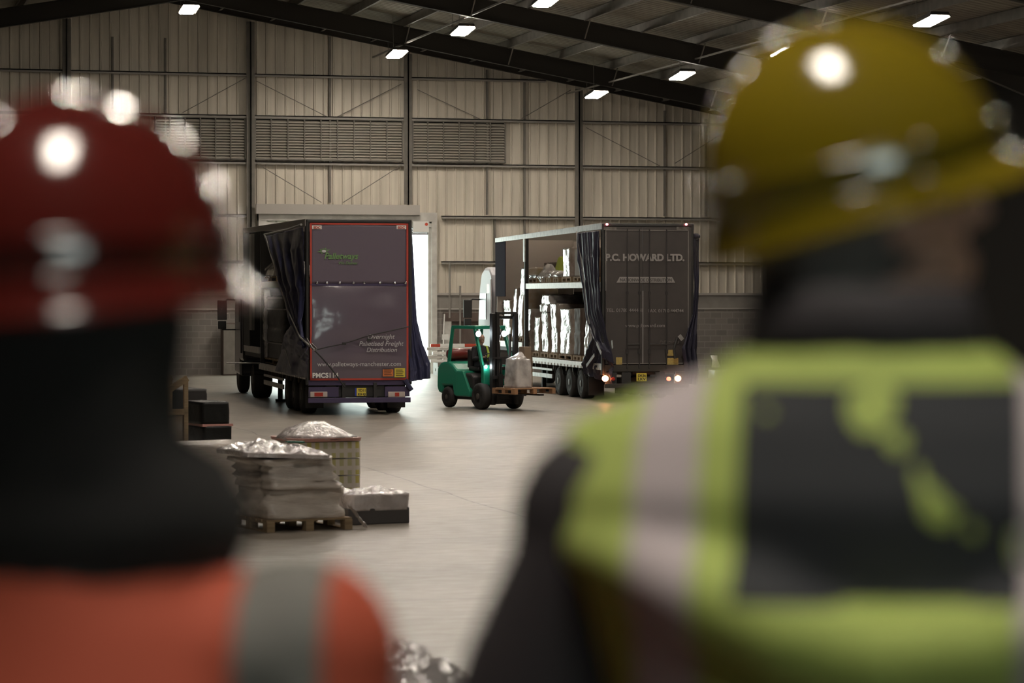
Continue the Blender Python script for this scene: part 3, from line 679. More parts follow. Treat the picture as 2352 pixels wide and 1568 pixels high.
def plate(T, px0, px1, py0, py1, l1, l2, parent, strip=True, y=-.22):
    x0, z1 = T.rear(px0, py0, y); x1, z0 = T.rear(px1, py1, y)
    o = MB().box(x0, x1, y - .01, y + .01, z0, z1).build('number_plate', 'yellow', parent)
    w = x1 - x0; h = z1 - z0; a = x0 + w * .14
    text(l1, 'ink', o, a, x1 - w * .08, z0 + h * .54, y - .014, bold=.02, zh=h * .36, name='plate_lettering')
    text(l2, 'ink', o, a, x1 - w * .08, z0 + h * .10, y - .014, bold=.02, zh=h * .36, name='plate_lettering')
    if strip: MB().box(x0 - w * .16, x0, y - .01, y + .01, z0, z1).build('blue_strip', 'blue', o)
    return o

# ---------------- left lorry (purple)
L = Truck(703, 64.5, 11.9, 'curtain_sided_lorry', 'purple-backed curtain-sided lorry with a red border, its dark blue side curtain drawn back')
lorry(L, (1.35, 2.75, 4.15), 4.69, 4.80, True); tractor(L, True); r = L.root
# rear sheet: upper flat, lower billowing and glossy
x0, x1 = -1.19, 1.19
up = MB().grid(lambda u, v: (x0 + (x1 - x0) * u, -.055 - .012 * S(PI * u), 3.14 + (4.60 - 3.14) * v), 24, 16).build('upper_rear_sheet', 'purple', r, smooth=True, solid=.01)
def lowf(u, v):
    bil = S(PI * u) ** .6 * S(PI * v) ** .7
    return (x0 + (x1 - x0) * u, -.065 - .07 * bil - .015 * noise.noise(Vector((u * 4, v * 6, 1))), .84 + (3.12 - .84) * v)
lo = MB().grid(lowf, 48, 60).build('lower_rear_sheet', 'purpleshine', r, smooth=True, solid=.01)
b = MB()
for (a, c, z0, z1) in ((x0, x0 + .045, .84, 4.6), (x1 - .045, x1, .84, 4.6), (x0, x1, 4.56, 4.6), (x0, x1, .84, .885)): b.box(a, c, -.085, -.06, z0, z1)
b.build('red_border', 'redtape', r)
MB().box(x0, x1, -.085, -.05, 3.10, 3.15).build('joint_rail', 'purplesteel', r)
for u in (.07, .17, .30, .44, .55, .71, .86, .97):
    MB().ball((x0 + (x1 - x0) * u, -.10, 3.17), .035, .02, .035, 10, 6).build('buckle_ring', 'chrome', r, smooth=True)
yt = -.17
def rt(T, body, pxa, pxb, pyb, m, par, y=yt, **k):
    a, z = T.rear(pxa, pyb, y); c, _ = T.rear(pxb, pyb, y); return text(body, m, par, a, c, z, y, **k)
rt(L, 'Palletways', 745, 823, 594, 'greentext', up, y=-.085, shear=.25, bold=.03)
rt(L, 'We Deliver', 778, 822, 607, 'greentext', up, y=-.085, shear=.25, bold=.01)
cx, cz = L.rear(744, 577, -.085); b = MB()
for k, ln in ((20, .17), (65, .13), (105, .10), (150, .13), (185, .17), (230, .10), (330, .12)):
    a = rad(k); p = Vector((cx, -.085, cz)); d = Vector((CO(a), 0, S(a) * .8)); q = Vector((-S(a), 0, CO(a) * .8))
    b.add([p + d * .06 - q * .03, p + d * .06 + q * .03, p + d * ln], [(0, 1, 2)])
b.build('star_logo', 'greentext', up, solid=.004)
MB().ball((cx, -.085, cz), .055, .006, .035, 16, 8).build('logo_ellipse', 'greytext', up)
for pa in (717, 911):
    a, z = L.rear(pa, 526, -.085); c, _ = L.rear(pa + 22, 526, -.085); o = MB().box(a, c, -.082, -.075, z, z + .09).build('maker_badge', 'white', up)
    text('SDC', 'red', o, a + .03, c - .03, z + .012, -.088, bold=.03, zh=.06)
rt(L, 'Overnight', 845, 907, 778, 'greytext', lo, shear=.25, y=-.175)
rt(L, 'Palletised Freight', 825, 927, 794, 'greytext', lo, shear=.25, y=-.175)
rt(L, 'Distribution', 842, 912, 808, 'greytext', lo, shear=.25, y=-.17)
rt(L, 'www.palletways-manchester.com', 729, 921, 841, 'greytext', lo, y=-.165)
rt(L, 'PMCS114', 718, 777, 867, 'white', lo, y=-.15, bold=.03)
for m_, pa, pb, ya, yb in (('orange', 879, 903, 848, 864), ('yellow', 906, 930, 845, 866)):
    a, z = L.rear(pa, yb, -.11); c, z2 = L.rear(pb, ya, -.11); o = MB().box(a, c, -.135, -.12, z, z2).build('warning_sticker', m_, lo)
    for k in range(4): MB().box(a + .03, c - .04 - .02 * (k % 2), -.14, -.134, z + .03 + k * .045, z + .045 + k * .045).build('sticker_line', 'ink', o)
# securing straps over the rear
def pts(T, l, y=-.2): return [(T.rear(a, c, y)[0], y, T.rear(a, c, y)[1]) for a, c in l]
MB().tube(pts(L, [(722, 804), (750, 797), (785, 790), (815, 781), (848, 770), (880, 763), (938, 750)]), .014, 6).build('rear_strap', 'chassis', r)
MB().tube(pts(L, [(722, 804), (738, 820), (760, 845), (792, 889)]), .016, 6).build('rear_strap', 'chassis', r)
for a, c in ((790, 789), (848, 780)):
    x, z = L.rear(a, c, -.22); MB().box(x - .05, x + .05, -.235, -.205, z - .03, z + .03).build('strap_ratchet', 'chassis', r)
# underrun, light bar
MB().box(-1.22, 1.22, -.04, .02, .72, .84).build('rear_sill', 'purplesteel', r)
MB().box(-1.24, 1.24, -.12, -.02, .30, .42).build('underrun_bumper', 'purplesteel', r, bevel=.01)
MB().box(-.42, -.34, -.1, .3, .36, .78).box(.34, .42, -.1, .3, .36, .78).build('bumper_bracket', 'chassis', r)
MB().box(-.50, .62, .02, .30, .44, .74).build('rear_crossmember', 'chassis', r)
MB().box(-1.22, -.50, -.06, .0, .44, .68).box(.62, 1.22, -.06, .0, .44, .68).build('light_bar', 'purplesteel', r)
for pa, pb, q in ((712, 752, (722, 742)), (891, 930, (907, 917))):
    a, z = L.rear(pa, 912, -.08); c, z2 = L.rear(pb, 899, -.08); o = MB().box(a, c, -.10, -.05, z, z2).build('tail_light', 'lens', r, bevel=.015)
    e, _ = L.rear(q[0], 905, -.1); g, _ = L.rear(q[1], 905, -.1); MB().box(e, g, -.105, -.09, z + .02, z2 - .02).build('red_lens', 'redlens', o)
plate(L, 819, 841, 891, 909, 'YD11', 'EHJ', r, y=-.14)
for x in (-1.0, 1.0): MB().box(x - .22, x + .22, .55, .56, .15, .75).build('mud_flap', 'rubberstrip', r)
# drawn-back curtain at the near rear corner
def sp(T, px, py, lx): y, z = T.side(px, py, lx); return Vector((lx, y, z))
N = Vector((-1, -.15, 0))
rows = [(sp(L, 612, 543, -1.30), Vector((-1.30, .05, 4.50)), N, .45), (sp(L, 630, 600, -1.30), Vector((-1.30, .02, 4.0)), N, 1.0), (sp(L, 655, 680, -1.31), Vector((-1.31, -.02, 3.1)), N, 1.0),
        (sp(L, 676, 745, -1.33), Vector((-1.33, -.05, 2.3)), N, .9), (sp(L, 704, 795, -1.35), Vector((-1.33, -.2, 1.6)), N, .5)]
# top row folds back to the corner: the sheet leans out from the rail
drape(r, rows, 3.5, .07, 'navy', 'drawn_back_curtain', 110, 70, 2)
rows = [(sp(L, 672, 742, -1.33), sp(L, 712, 790, -1.36), N, .6), (sp(L, 660, 765, -1.34), sp(L, 715, 812, -1.34), N, 1), (sp(L, 655, 800, -1.34), sp(L, 710, 832, -1.34), N, 1), (sp(L, 640, 852, -1.32), sp(L, 705, 868, -1.34), N, .8)]
drape(r, rows, 2.5, .06, 'navy', 'curtain_lower_fold', 70, 40, 5)
MB().tube([sp(L, 610, 538, -1.42), sp(L, 660, 527, -1.42), Vector((-1.38, .05, 4.56))], .028, 8).build('curtain_hem', 'hem', r)
MB().tube([sp(L, 607, 538, -1.42), sp(L, 616, 565, -1.40), sp(L, 640, 640, -1.42), sp(L, 662, 715, -1.43), sp(L, 690, 775, -1.45), sp(L, 722, 803, -1.45)], .024, 8).build('curtain_hem', 'hem', r)
for q in ((705, 778, 716, 798), (716, 790, 727, 801), (655, 800, 668, 845)):
    MB().beam(sp(L, q[0], q[1], -1.47), sp(L, q[2], q[3], -1.47), .012, .05).build('curtain_strap', 'hem', r)
# curtain bundle blowing out past the far rear corner
def rp(T, px, py, ly): x, z = T.rear(px, py, ly); return Vector((x, ly, z))
N2 = Vector((.25, -1, 0))
rows = [(rp(L, 939, 512, .02), rp(L, 946, 530, .3), N2, .1), (rp(L, 940, 620, .0), rp(L, 951, 620, .3), N2, .3), (rp(L, 937, 740, -.05), rp(L, 957, 735, .3), N2, .5), (rp(L, 936, 800, -.05), rp(L, 971, 790, .3), N2, .8), (rp(L, 940, 850, -.05), rp(L, 984, 835, .3), N2, 1), (rp(L, 938, 876, -.05), rp(L, 986, 868, .3), N2, 1)]
drape(r, rows, 3, .06, 'navy', 'far_side_curtain_bundle', 60, 70, 9)
MB().tube([rp(L, 930, 872, -.1), rp(L, 945, 896, -.1)], .06, 8).build('curtain_tail', 'navy', r)
# open-side pole sticking out at the front
y_, z_ = L.side(597, 834, -1.3); MB().tube([(-1.3, y_, z_), (-2.2, y_ + .1, z_ + .01)], .02, 8).build('load_bar', 'galv', r)
# bunched curtain at the near front corner
lab(MB().box(-1.29, -1.26, 12.0, 13.6, 1.45, 4.66).build('front_curtain_panel', 'chassis', r), 'curtain folded up at the front corner')
MB().box(-1.30, -1.22, 11.4, 11.95, 1.9, 4.6).build('front_post', 'steel', r)
# cargo of the left lorry
def cargo(T, px0, px1, pytop, zb, m, label, seed, lx=-1.14, pal='wood', depth=1.15, group='goods on the lorries', **kw):
    y1, _ = T.side(px0, pytop, lx); y0, z = T.side(px1, pytop, lx)
    p = T.w(lx + depth / 2, (y0 + y1) / 2, zb); return load(label, p, T.rz, depth, max(.25, y1 - y0 - .10), z - zb, m, seed, pal, group, **kw)
t = cargo(L, 604, 652, 681, 1.04, 'wrapk', 'tall black film-wrapped load edged with crumpled silver film, on the purple lorry', 3, layers=4, crease=.03, amp=.015, group=None)
h_ = 1.9
b = wrapped_mb(.16, .30, 1.85, 8, amp=.03); o = b.build('silver_edge_film', 'wrapg', t, smooth=True)
ya, _ = L.side(612, 681, -1.14); cy = ((L.side(604, 681, -1.14)[0] + L.side(652, 681, -1.14)[0]) / 2); o.location = (-.56, ya - cy, .14)
for z in (.55, 1.45, 1.75): MB().box(-.60, -.57, -2.2, 1.9, z, z + .035).box(-.6, .6, -2.2, -2.17, z, z + .035).build('strap_band', 'hem', t)
t = cargo(L, 598, 636, 588, 3.24, 'wrapg', 'silver film-wrapped cone of goods on the upper deck of the purple lorry', 12, taper=.75, amp=.05, group=None)
# ---------------- right lorry (charcoal)
R_ = Truck(1383, 72.8, 12.5, 'curtain_sided_lorry', 'charcoal-doored curtain-sided lorry with lit tail lights, its side open on wrapped pallets')
lorry(R_, (2.6, 3.95, 5.3), 4.82, 4.70, False); tractor(R_, False); r = R_.root
zt, zb = 4.72, 1.02
for i, (xa, xb) in enumerate(((-1.20, -.165), (-.155, 1.20))):
    d = MB().box(xa, xb, -.07, -.03, zb, zt).build('rear_door', 'doorgrey', r, bevel=.006)
    lab(d, 'left rear door' if i == 0 else 'right rear door')
    for x in ((-.60, -.26) if i == 0 else (.02, .50)):
        MB().tube([(x, -.10, zb - .12), (x, -.10, zt - .05)], .018, 8).build('lock_rod', 'rubberstrip', d)
        MB().box(x - .04, x + .04, -.12, -.07, 1.30, 1.42).box(x - .03, x + .03, -.12, -.07, .92, 1.0).box(x - .03, x + .03, -.12, -.07, 2.9, 2.98).build('rod_bracket', 'rubberstrip', d)
    MB().tube([(x0_, -.13, 1.55) for x0_ in ((-.60, -.45, -.26) if i == 0 else (.02, .25, .50))], .02, 8).build('door_handle', 'chassis', d)
MB().box(-.172, -.162, -.09, -.06, zb, 3.0).box(-.158, -.148, -.09, -.06, zb, 3.0).build('centre_seal', 'hem', r)
b = MB().box(-1.20, -1.185, -.085, -.06, 3.0, zt - .08).box(1.11, 1.122, -.085, -.06, 1.9, zt - .08).box(-1.2, 1.12, -.085, -.06, zt - .09, zt - .08).box(-.9, 1.1, -.085, -.06, zb + .01, zb + .025)
b.build('door_edge_trim', 'galvdull', r)
rt(R_, 'P.C. HOWARD LTD.', 1391, 1572, 598, 'dimtext', r, y=-.085, bold=.045)
a, z = R_.rear(1416, 649, -.085); c, z2 = R_.rear(1551, 636, -.085)
o = MB().prism([(a, z), (c, z), (c - .09, z2), (a + .09, z2)], -.084, -.078, 'y').build('name_band', 'dimtext', r)
text('NATIONWIDE DISTRIBUTION', 'doorgrey', o, a + .10, c - .10, z + .035, -.088, bold=.015, zh=z2 - z - .07)
rt(R_, 'TEL. 01780 444441', 1393, 1475, 716, 'dimtext', r, y=-.085); rt(R_, 'FAX. 01780 444744', 1489, 1570, 717, 'dimtext', r, y=-.085)
rt(R_, 'www.pchoward.com', 1436, 1527, 751, 'dimtext', r, y=-.085)
rt(R_, 'Palletways', 1515, 1560, 789, 'rim', r, y=-.085, shear=.25)
for pa in (1387, 1554):
    a, z = R_.rear(pa, 528, -.085); c, z2 = R_.rear(pa + 29, 521, -.085); MB().box(a, c, -.084, -.076, z, z2).build('maker_badge', 'rim', r)
for pa, pb, ya, yb, mm in ((1415, 1429, 820, 837, 'yellowdim'), (1531, 1558, 822, 838, 'yellowdim'), (1533, 1547, 803, 817, 'yellowdim')):
    a, z = R_.rear(pa, yb, -.085); c, z2 = R_.rear(pb, ya, -.085); MB().box(a, c, -.088, -.076, z, z2).build('warning_sticker', mm, r)
for pa in (1394, 1576):
    x, z = R_.rear(pa, 515, -.06); MB().ball((x, -.07, z), .035, .02, .03, 12, 6).build('marker_light', 'marker', r)
MB().box(-1.22, 1.22, -.10, .0, .82, 1.0).build('rear_sill', 'steeldk', r)
MB().box(-1.24, 1.10, -.22, -.10, .38, .50).build('underrun_bumper', 'steeldk', r, bevel=.01)
MB().box(-1.2, -.9, -.12, -.04, .5, .80).box(-.75, -.5, -.1, -.04, .5, .8).box(.2, .45, -.1, -.04, .5, .8).box(.75, 1.1, -.12, -.04, .5, .8).build('light_bracket', 'chassis', r)
for pa, pb in ((1391, 1409), (1558, 1537)):
    x, z = R_.rear(pa, 869, -.16); o = MB().lathe([(-.02, .0001), (-.03, .075), (.02, .08), (.05, .08)], 20, 'y', (x, -.14, z)).build('tail_light', 'tail', r, smooth=True)
    x, z = R_.rear(pb, 870, -.16); MB().lathe([(-.02, .0001), (-.03, .05), (.02, .055), (.05, .055)], 20, 'y', (x, -.14, z)).build('tail_light', 'tail2' if pb > 1450 else 'redlens', r, smooth=True)
plate(R_, 1462, 1485, 857, 875, 'DK56', 'LKV', r, strip=False, y=-.14)
for x in (-1.0, 1.0): MB().box(x - .22, x + .22, 1.7, 1.71, .12, .8).build('mud_flap', 'rubberstrip', r)
MB().box(-.5, .9, 1.0, 1.6, .18, .62).build('spare_wheel_carrier', 'chassis', r)
# open near side: front curtain panel, post cap, drawn-back curtain
lab(MB().box(-1.29, -1.26, 12.2, 13.62, 2.85, 4.60).build('front_curtain_panel', 'navyflat', r), 'navy curtain left standing at the front corner')
MB().box(-1.295, -1.25, 9.40, 9.57, 3.9, 4.62).build('post_cap', 'galv', r)
MB().box(1.15, 1.2, 9.4, 9.45, 3.3, 4.6).box(1.16, 1.2, 5.0, 9.4, 3.95, 3.99).build('inner_rail', 'steel', r)
lab(MB().box(1.235, 1.25, 5.2, 13.4, 3.0, 4.6).build('translucent_side_sheet', 'bulk', r), 'pale sheet lining the far side behind the upper deck')
N = Vector((-1, -.2, 0))
rows = [(sp(R_, 1325, 535, -1.31), Vector((-1.31, .02, 4.62)), N, .6), (sp(R_, 1334, 600, -1.31), Vector((-1.31, -.02, 4.0)), N, 1), (sp(R_, 1344, 665, -1.31), Vector((-1.32, -.10, 3.2)), N, 1),
        (sp(R_, 1352, 730, -1.33), Vector((-1.33, -.25, 2.5)), N, 1), (sp(R_, 1368, 775, -1.35), rp(R_, 1398, 770, -.15), N, .9), (sp(R_, 1382, 800, -1.36), rp(R_, 1411, 815, -.15), N, .7), (rp(R_, 1388, 822, -.2), rp(R_, 1415, 835, -.2), N, .8)]
drape(r, rows, 5.5, .055, 'navyblack', 'drawn_back_curtain', 120, 80, 4)
rows = [(sp(R_, 1362, 770, -1.33), rp(R_, 1405, 800, -.15), N, .5), (sp(R_, 1350, 800, -1.34), rp(R_, 1408, 820, -.15), N, 1), (sp(R_, 1346, 835, -1.34), rp(R_, 1410, 850, -.15), N, 1.2), (sp(R_, 1346, 858, -1.33), rp(R_, 1412, 884, -.15), N, .8)]
drape(r, rows, 4, .065, 'navyblack', 'curtain_lower_fold', 90, 50, 6)
MB().tube([sp(R_, 1324, 532, -1.36), sp(R_, 1340, 620, -1.36), sp(R_, 1350, 720, -1.38), sp(R_, 1360, 770, -1.40)], .022, 8).build('curtain_hem', 'hem', r)
for q in ((1370, 788, 1381, 812), (1347, 840, 1365, 815), (1405, 782, 1407, 800)):
    MB().beam(sp(R_, q[0], q[1], -1.47), sp(R_, q[2], q[3], -1.47), .012, .09).build('curtain_strap', 'hem', r)
N3 = Vector((.5, -1, 0))
rows = [(rp(R_, 1589, 535, .0), rp(R_, 1604, 548, .05), N3, .3), (rp(R_, 1590, 600, .0), rp(R_, 1602, 600, .05), N3, .5), (rp(R_, 1592, 660, -.05), rp(R_, 1601, 660, .0), N3, .7), (rp(R_, 1588, 720, -.1), rp(R_, 1600, 720, .0), N3, .8),
        (rp(R_, 1572, 765, -.15), rp(R_, 1600, 765, -.05), N3, 1), (rp(R_, 1560, 800, -.18), rp(R_, 1601, 800, -.05), N3, 1.2), (rp(R_, 1568, 840, -.18), rp(R_, 1603, 845, -.05), N3, 1.3), (rp(R_, 1570, 880, -.15), rp(R_, 1600, 884, -.05), N3, .8)]
drape(r, rows, 3, .055, 'navyblack', 'far_side_curtain_bundle', 70, 90, 14)
MB().ball(rp(R_, 1598, 543, .1), .10, .3, .09, 12, 8).build('rolled_curtain_end', 'navyblack', r, smooth=True)
MB().tube([rp(R_, 1556, 775, -.25), rp(R_, 1548, 800, -.25), rp(R_, 1551, 823, -.25)], .04, 8).build('hanging_strap', 'chassis', r)
MB().beam(rp(R_, 1560, 770, -.3), rp(R_, 1568, 780, -.3), .02, .10).build('strap_pad', 'hem', r)
# cargo of the right lorry
BZ = 1.04
C_ = [('wrapw', 1204.5, 1222, 709, 'white wrapped pallet in the lower row, next to the black side post', 1, {}),
      ('wrapt', 1223, 1240, 728, 'lowest wrapped pallet in the lower row, second from the black side post', 2, dict(taper=.06)),
      ('wrapw', 1241, 1261, 718, 'narrow bright wrapped stack in the lower row, carrying a silver bundle', 3, {}),
      ('wrapw', 1262, 1282, 697, 'tallest wrapped stack in the lower row of the open lorry', 4, {}),
      ('wrapw', 1283, 1315, 709, 'widest white wrapped stack in the lower row, fourth pallet space from the rear', 5, {}),
      ('carddk', 1316, 1336, 708, 'dark block for the shaded rear of the widest stack, behind the gathered curtain', 6, dict()),  # dark colour stands for the unlit rear face of the widest stack
      ('wrapg', 1338, 1352, 724, 'silver bagged stack partly hidden by the drawn-back curtain at the rear', 7, dict(taper=.3, amp=.02, depth=.5))]
for m_, a, c, yt_, l_, sd, kw in C_: cargo(R_, a, c, yt_, BZ, m_, l_, sd, layers=4, lx=-1.14, **kw)
y1, zz = R_.side(1239, 716, -1.14); y0, z2 = R_.side(1262, 677, -1.14)
load('silver film-wrapped bundle standing on top of a narrow wrapped stack', R_.w(-.62, (y0 + y1) / 2, zz), R_.rz, 1.0, y1 - y0, z2 - zz, 'wrapg', 21, None, 'goods on the lorries', name='wrapped_bundle', cat='bundle', amp=.04)
NZ = 1.46
cargo(R_, 1134, 1153, 689, NZ, 'wrapw', 'bagged white load at the very front of the open lorry', 31, taper=.10, amp=.05, dome=.08, lx=-1.16)
t = cargo(R_, 1154, 1174, 688, NZ, 'wrapt', 'flat-topped tan load between the bagged load and the tall stacks in the charcoal lorry', 32, amp=.02, lx=-1.16)
cargo(R_, 1175, 1188, 661, NZ, 'wrapw', 'tall wrapped stack on the raised neck, the shorter of two side by side', 33, taper=.1)
cargo(R_, 1188, 1203, 614, NZ, 'wrapt', 'tallest wrapped stack on the raised neck, right beside the black side post', 34, taper=.15, layers=5)
UZ = 3.26
cargo(R_, 1213, 1234, 631, UZ, 'wrapg', 'low grey load on a pallet at the front of the upper deck', 41, amp=.02, depth=.7, lx=-1.1)
cargo(R_, 1235, 1246, 606, UZ, 'wrapg', 'small bell-shaped silver bag on the upper deck', 42, taper=.8, amp=.05, pal=None, depth=.6)
for a, c, sd, nm in ((1242, 1253, 43, 'nearest the bell-shaped bag'), (1254, 1266, 44, 'in the middle of the three'), (1270, 1284, 45, 'nearest the tall white box')):
    cargo(R_, a, c, 622, UZ, 'wrapg', 'small crumpled silver-wrapped bundle on the upper deck, ' + nm, sd, taper=.45, amp=.04, depth=.7)
y1, zz = R_.side(1238, 627, .15); y0, z2 = R_.side(1272, 602, .15)
load('dark grey carton behind the small silver bundles on the upper deck', R_.w(.62, (y0 + y1) / 2, UZ), R_.rz, .7, y1 - y0, z2 - UZ, 'carddk', 46, None, 'goods on the lorries', name='carton', cat='carton', amp=.005)
y1, zz = R_.side(1271, 619, -.35); y0, z2 = R_.side(1287, 592, -.35)
t = thing('lime_sack', 'lime-green wedge-shaped sack standing on the upper deck', 'sack', R_.w(-.1, (y0 + y1) / 2, UZ), R_.rz)
MB().loft([(0, 0, 0, .28, (y1 - y0) / 2), (0, 0, .3, .28, (y1 - y0) / 2.1), (0, -.05, z2 - UZ, .2, (y1 - y0) / 4.5)], 20, 5).build('sack_body', 'hivisg', t, smooth=False)
MB().loft([(0, -.05, z2 - UZ, .2, (y1 - y0) / 4.5), (0, -.05, z2 - UZ + .05, .17, .04)], 20, 3).build('sack_neck', 'hivisg', t)
t = cargo(R_, 1290, 1313, 568, UZ, 'wrapw', 'tall white wrapped box with roll ends on top, on the upper deck', 47, amp=.012, layers=2, depth=1.15)
for i, x in enumerate((-.35, -.1, .15)): MB().tube([(x, -.2, 1.2), (x, -.2, R_.side(1310, 551, -1.1)[1] - UZ)], .09, 14).build('roll_end', 'wrapt', t, smooth=True)
y1, _ = R_.side(1315, 570, -1.14); y0, z2 = R_.side(1336, 570, -1.14)
load('brown unwrapped carton stack behind the tall white box on the upper deck', R_.w(-.57, (y0 + y1) / 2, UZ), R_.rz, 1.1, y1 - y0 - .1, z2 - UZ, 'card', 48, 'wood', 'goods on the lorries', name='carton_stack', cat='cartons', amp=.006)
# ================================================================== FORKLIFT
fk = thing('forklift', 'green and black forklift truck with lit headlamps, carrying a pallet between the two lorries', 'forklift', (16.705, 66.17, 0), rad(198.6))
def body_wheel(x, y, R, w, s): return wheel(fk, x, y, R, w, s)
body_wheel(.48, 0, .335, .24, 1); body_wheel(-.48, 0, .335, .24, -1); body_wheel(.44, -1.60, .27, .20, 1); body_wheel(-.44, -1.60, .27, .20, -1)
MB().box(-.42, .42, -1.45, .30, .22, .52).build('chassis', 'mast', fk, bevel=.03)
# counterweight
cw = MB().prism([(-2.12, .50), (-2.02, .36), (-1.86, .36), (-1.84, .55), (-1.36, .55), (-1.30, .30), (-1.05, .30), (-1.12, .95), (-1.35, 1.10), (-1.55, 1.18), (-1.9, 1.16), (-2.10, 1.02)], -.52, .52)
cw.build('counterweight', 'fork_green', fk, bevel=.06)
MB().prism([(-1.2, .30), (-.50, .30), (-.50, .42), (-.85, .95), (-1.15, .95)], -.525, .525).build('side_panel', 'fork_green', fk, bevel=.03)
MB().prism([(-1.35, .95), (-.55, .88), (-.45, .80), (-.45, .5), (-1.3, .5)], -.46, .46).build('engine_cover', 'seatm', fk, bevel=.05)
MB().box(-.50, .50, -.02, .12, .60, 1.12).box(-.5, .5, -.45, .0, .36, .42).build('front_cowl', 'fork_green', fk, bevel=.03)
MB().box(-.24, .24, -1.02, -.55, .95, 1.06).box(-.23, .23, -1.10, -.98, 1.02, 1.50).build('seat', 'seatm', fk, bevel=.04)
# overhead guard
b = MB()
for s in (-1, 1):
    b.beam((s * .46, -1.62, 1.10), (s * .44, -1.44, 2.06), .06, .09); b.beam((s * .46, .06, .95), (s * .43, -.42, 2.06), .06, .10); b.beam((s * .44, -1.47, 2.06), (s * .44, -.38, 2.06), .06, .08)
b.beam((-.46, -1.45, 2.06), (.46, -1.45, 2.06), .08, .07); b.beam((-.46, -.40, 2.06), (.46, -.40, 2.06), .10, .08)
for k in range(5): b.beam((-.30 + k * .15, -1.44, 2.08), (-.30 + k * .15, -.42, 2.08), .03, .025)
b.build('overhead_guard', 'fork_green', fk, bevel=.012)
for s, x in ((1, .47), (-1, -.30)):
    o = MB().lathe([(-.05, .04), (.0, .085), (.05, .085)], 18, 'y', (x, -.22, 1.90)).build('headlamp', 'mast', fk)
    MB().lathe([(.05, .075), (.065, .05), (.07, .0001)], 18, 'y', (x, -.22, 1.90)).build('lamp_lens', 'headlamp', o)
MB().ball((.46, .17, 1.08), .03, .02, .05, 10, 6).build('indicator_light', 'headlamp', fk)
# mast
b = MB()
for s in (-1, 1): b.box(s * .34 - .05, s * .34 + .05, .22, .36, .12, 2.42); b.box(s * .26 - .04, s * .26 + .04, .33, .43, .15, 2.46)
b.box(-.34, .34, .26, .32, 2.28, 2.36); b.box(-.28, .28, .36, .42, 2.40, 2.46); b.box(-.34, .34, .24, .32, 1.0, 1.08); b.box(-.34, .34, .24, .32, .14, .24)
b.build('mast', 'mast', fk, bevel=.01)
MB().tube([(.17, .30, .3), (.17, .30, 2.1)], .045, 12).build('lift_cylinder', 'chrome', fk, smooth=True)
MB().tube([(-.17, .30, .3), (-.17, .30, 1.9)], .035, 12).build('lift_cylinder', 'mast', fk, smooth=True)
b = MB().box(-.46, .46, .46, .52, .38, .48).box(-.46, .46, .46, .52, .78, .86)
for k in range(5): b.box(-.44 + k * .21, -.41 + k * .21, .46, .50, .86, 1.30)
b.box(-.46, .46, .46, .50, 1.28, 1.33); b.build('load_carriage', 'mast', fk)
for s in (-1, 1): MB().box(s * .26 - .06, s * .26 + .06, .52, .56, .38, .90).box(s * .26 - .06, s * .26 + .06, .52, 1.62, .38, .42).build('fork', 'mast', fk)
MB().tube([(0, -.30, 1.0), (0, -.42, 1.30)], .03, 8).build('steering_column', 'mast', fk)
b = MB(); st = [(0 + .16 * CO(a), -.46 + .05 * S(a) * 0 + .16 * S(a) * .8, 1.33 + .16 * S(a) * .45) for a in [2 * PI * k / 20 for k in range(21)]]
b.tube(st, .014, 6).build('steering_wheel', 'seatm', fk)
g = MB().lathe([(-.42, .0001), (-.40, .10), (-.34, .155), (.30, .155), (.38, .11), (.40, .0001)], 24, 'x', (.03, -1.72, 1.36)).build('gas_bottle', 'gasred', fk, smooth=True)
MB().box(-.25, .3, -1.9, -1.55, 1.15, 1.21).build('bottle_cradle', 'mast', g)
# pallet and load held on the forks
def fw(x, y, z): 
    a = rad(198.6); return (16.705 + CO(a) * x - S(a) * y, 66.17 + S(a) * x + CO(a) * y, z)
t = thing('wooden_pallet', 'wide brown wooden pallet carried on the forks of the green forklift', 'pallet', fw(-.05, 1.12, .425), rad(198.6 + 2))
pallet_mb(1.25, .98).build('pallet_boards', 'woodbr', t)
ld = thing('wrapped_load', 'clear-wrapped load with a tall brown carton, carried by the forklift', 'wrapped load', fw(.12, 1.12, .572), rad(198.6 + 2))
wrapped_mb(.50, .60, .72, 61, amp=.02, layers=1, taper=.12, dome=.06).build('wrapped_goods', 'wrapg', ld, smooth=True)
MB().box(-.26, -.06, -.05, .20, .0, 1.02).build('tall_carton', 'card', ld, bevel=.01)
MB().loft([(.0, 0, .70, .22, .28), (-.05, 0, .79, .15, .2), (-.12, 0, .90, .06, .1), (-.13, 0, .97, .02, .05)], 14, 2).build('film_peak', 'film', ld, smooth=True)
MB().box(-.30, -.27, -.2, .2, .02, .8).build('cardboard_side', 'card', ld)

# ================================================================== FLOOR LOADS IN THE MIDDLE DISTANCE
g0 = ground(690, 1222)
rzp = rad(10)
def gl(px, py): p = ground(px, py); return Vector((p.x, p.y, 0))
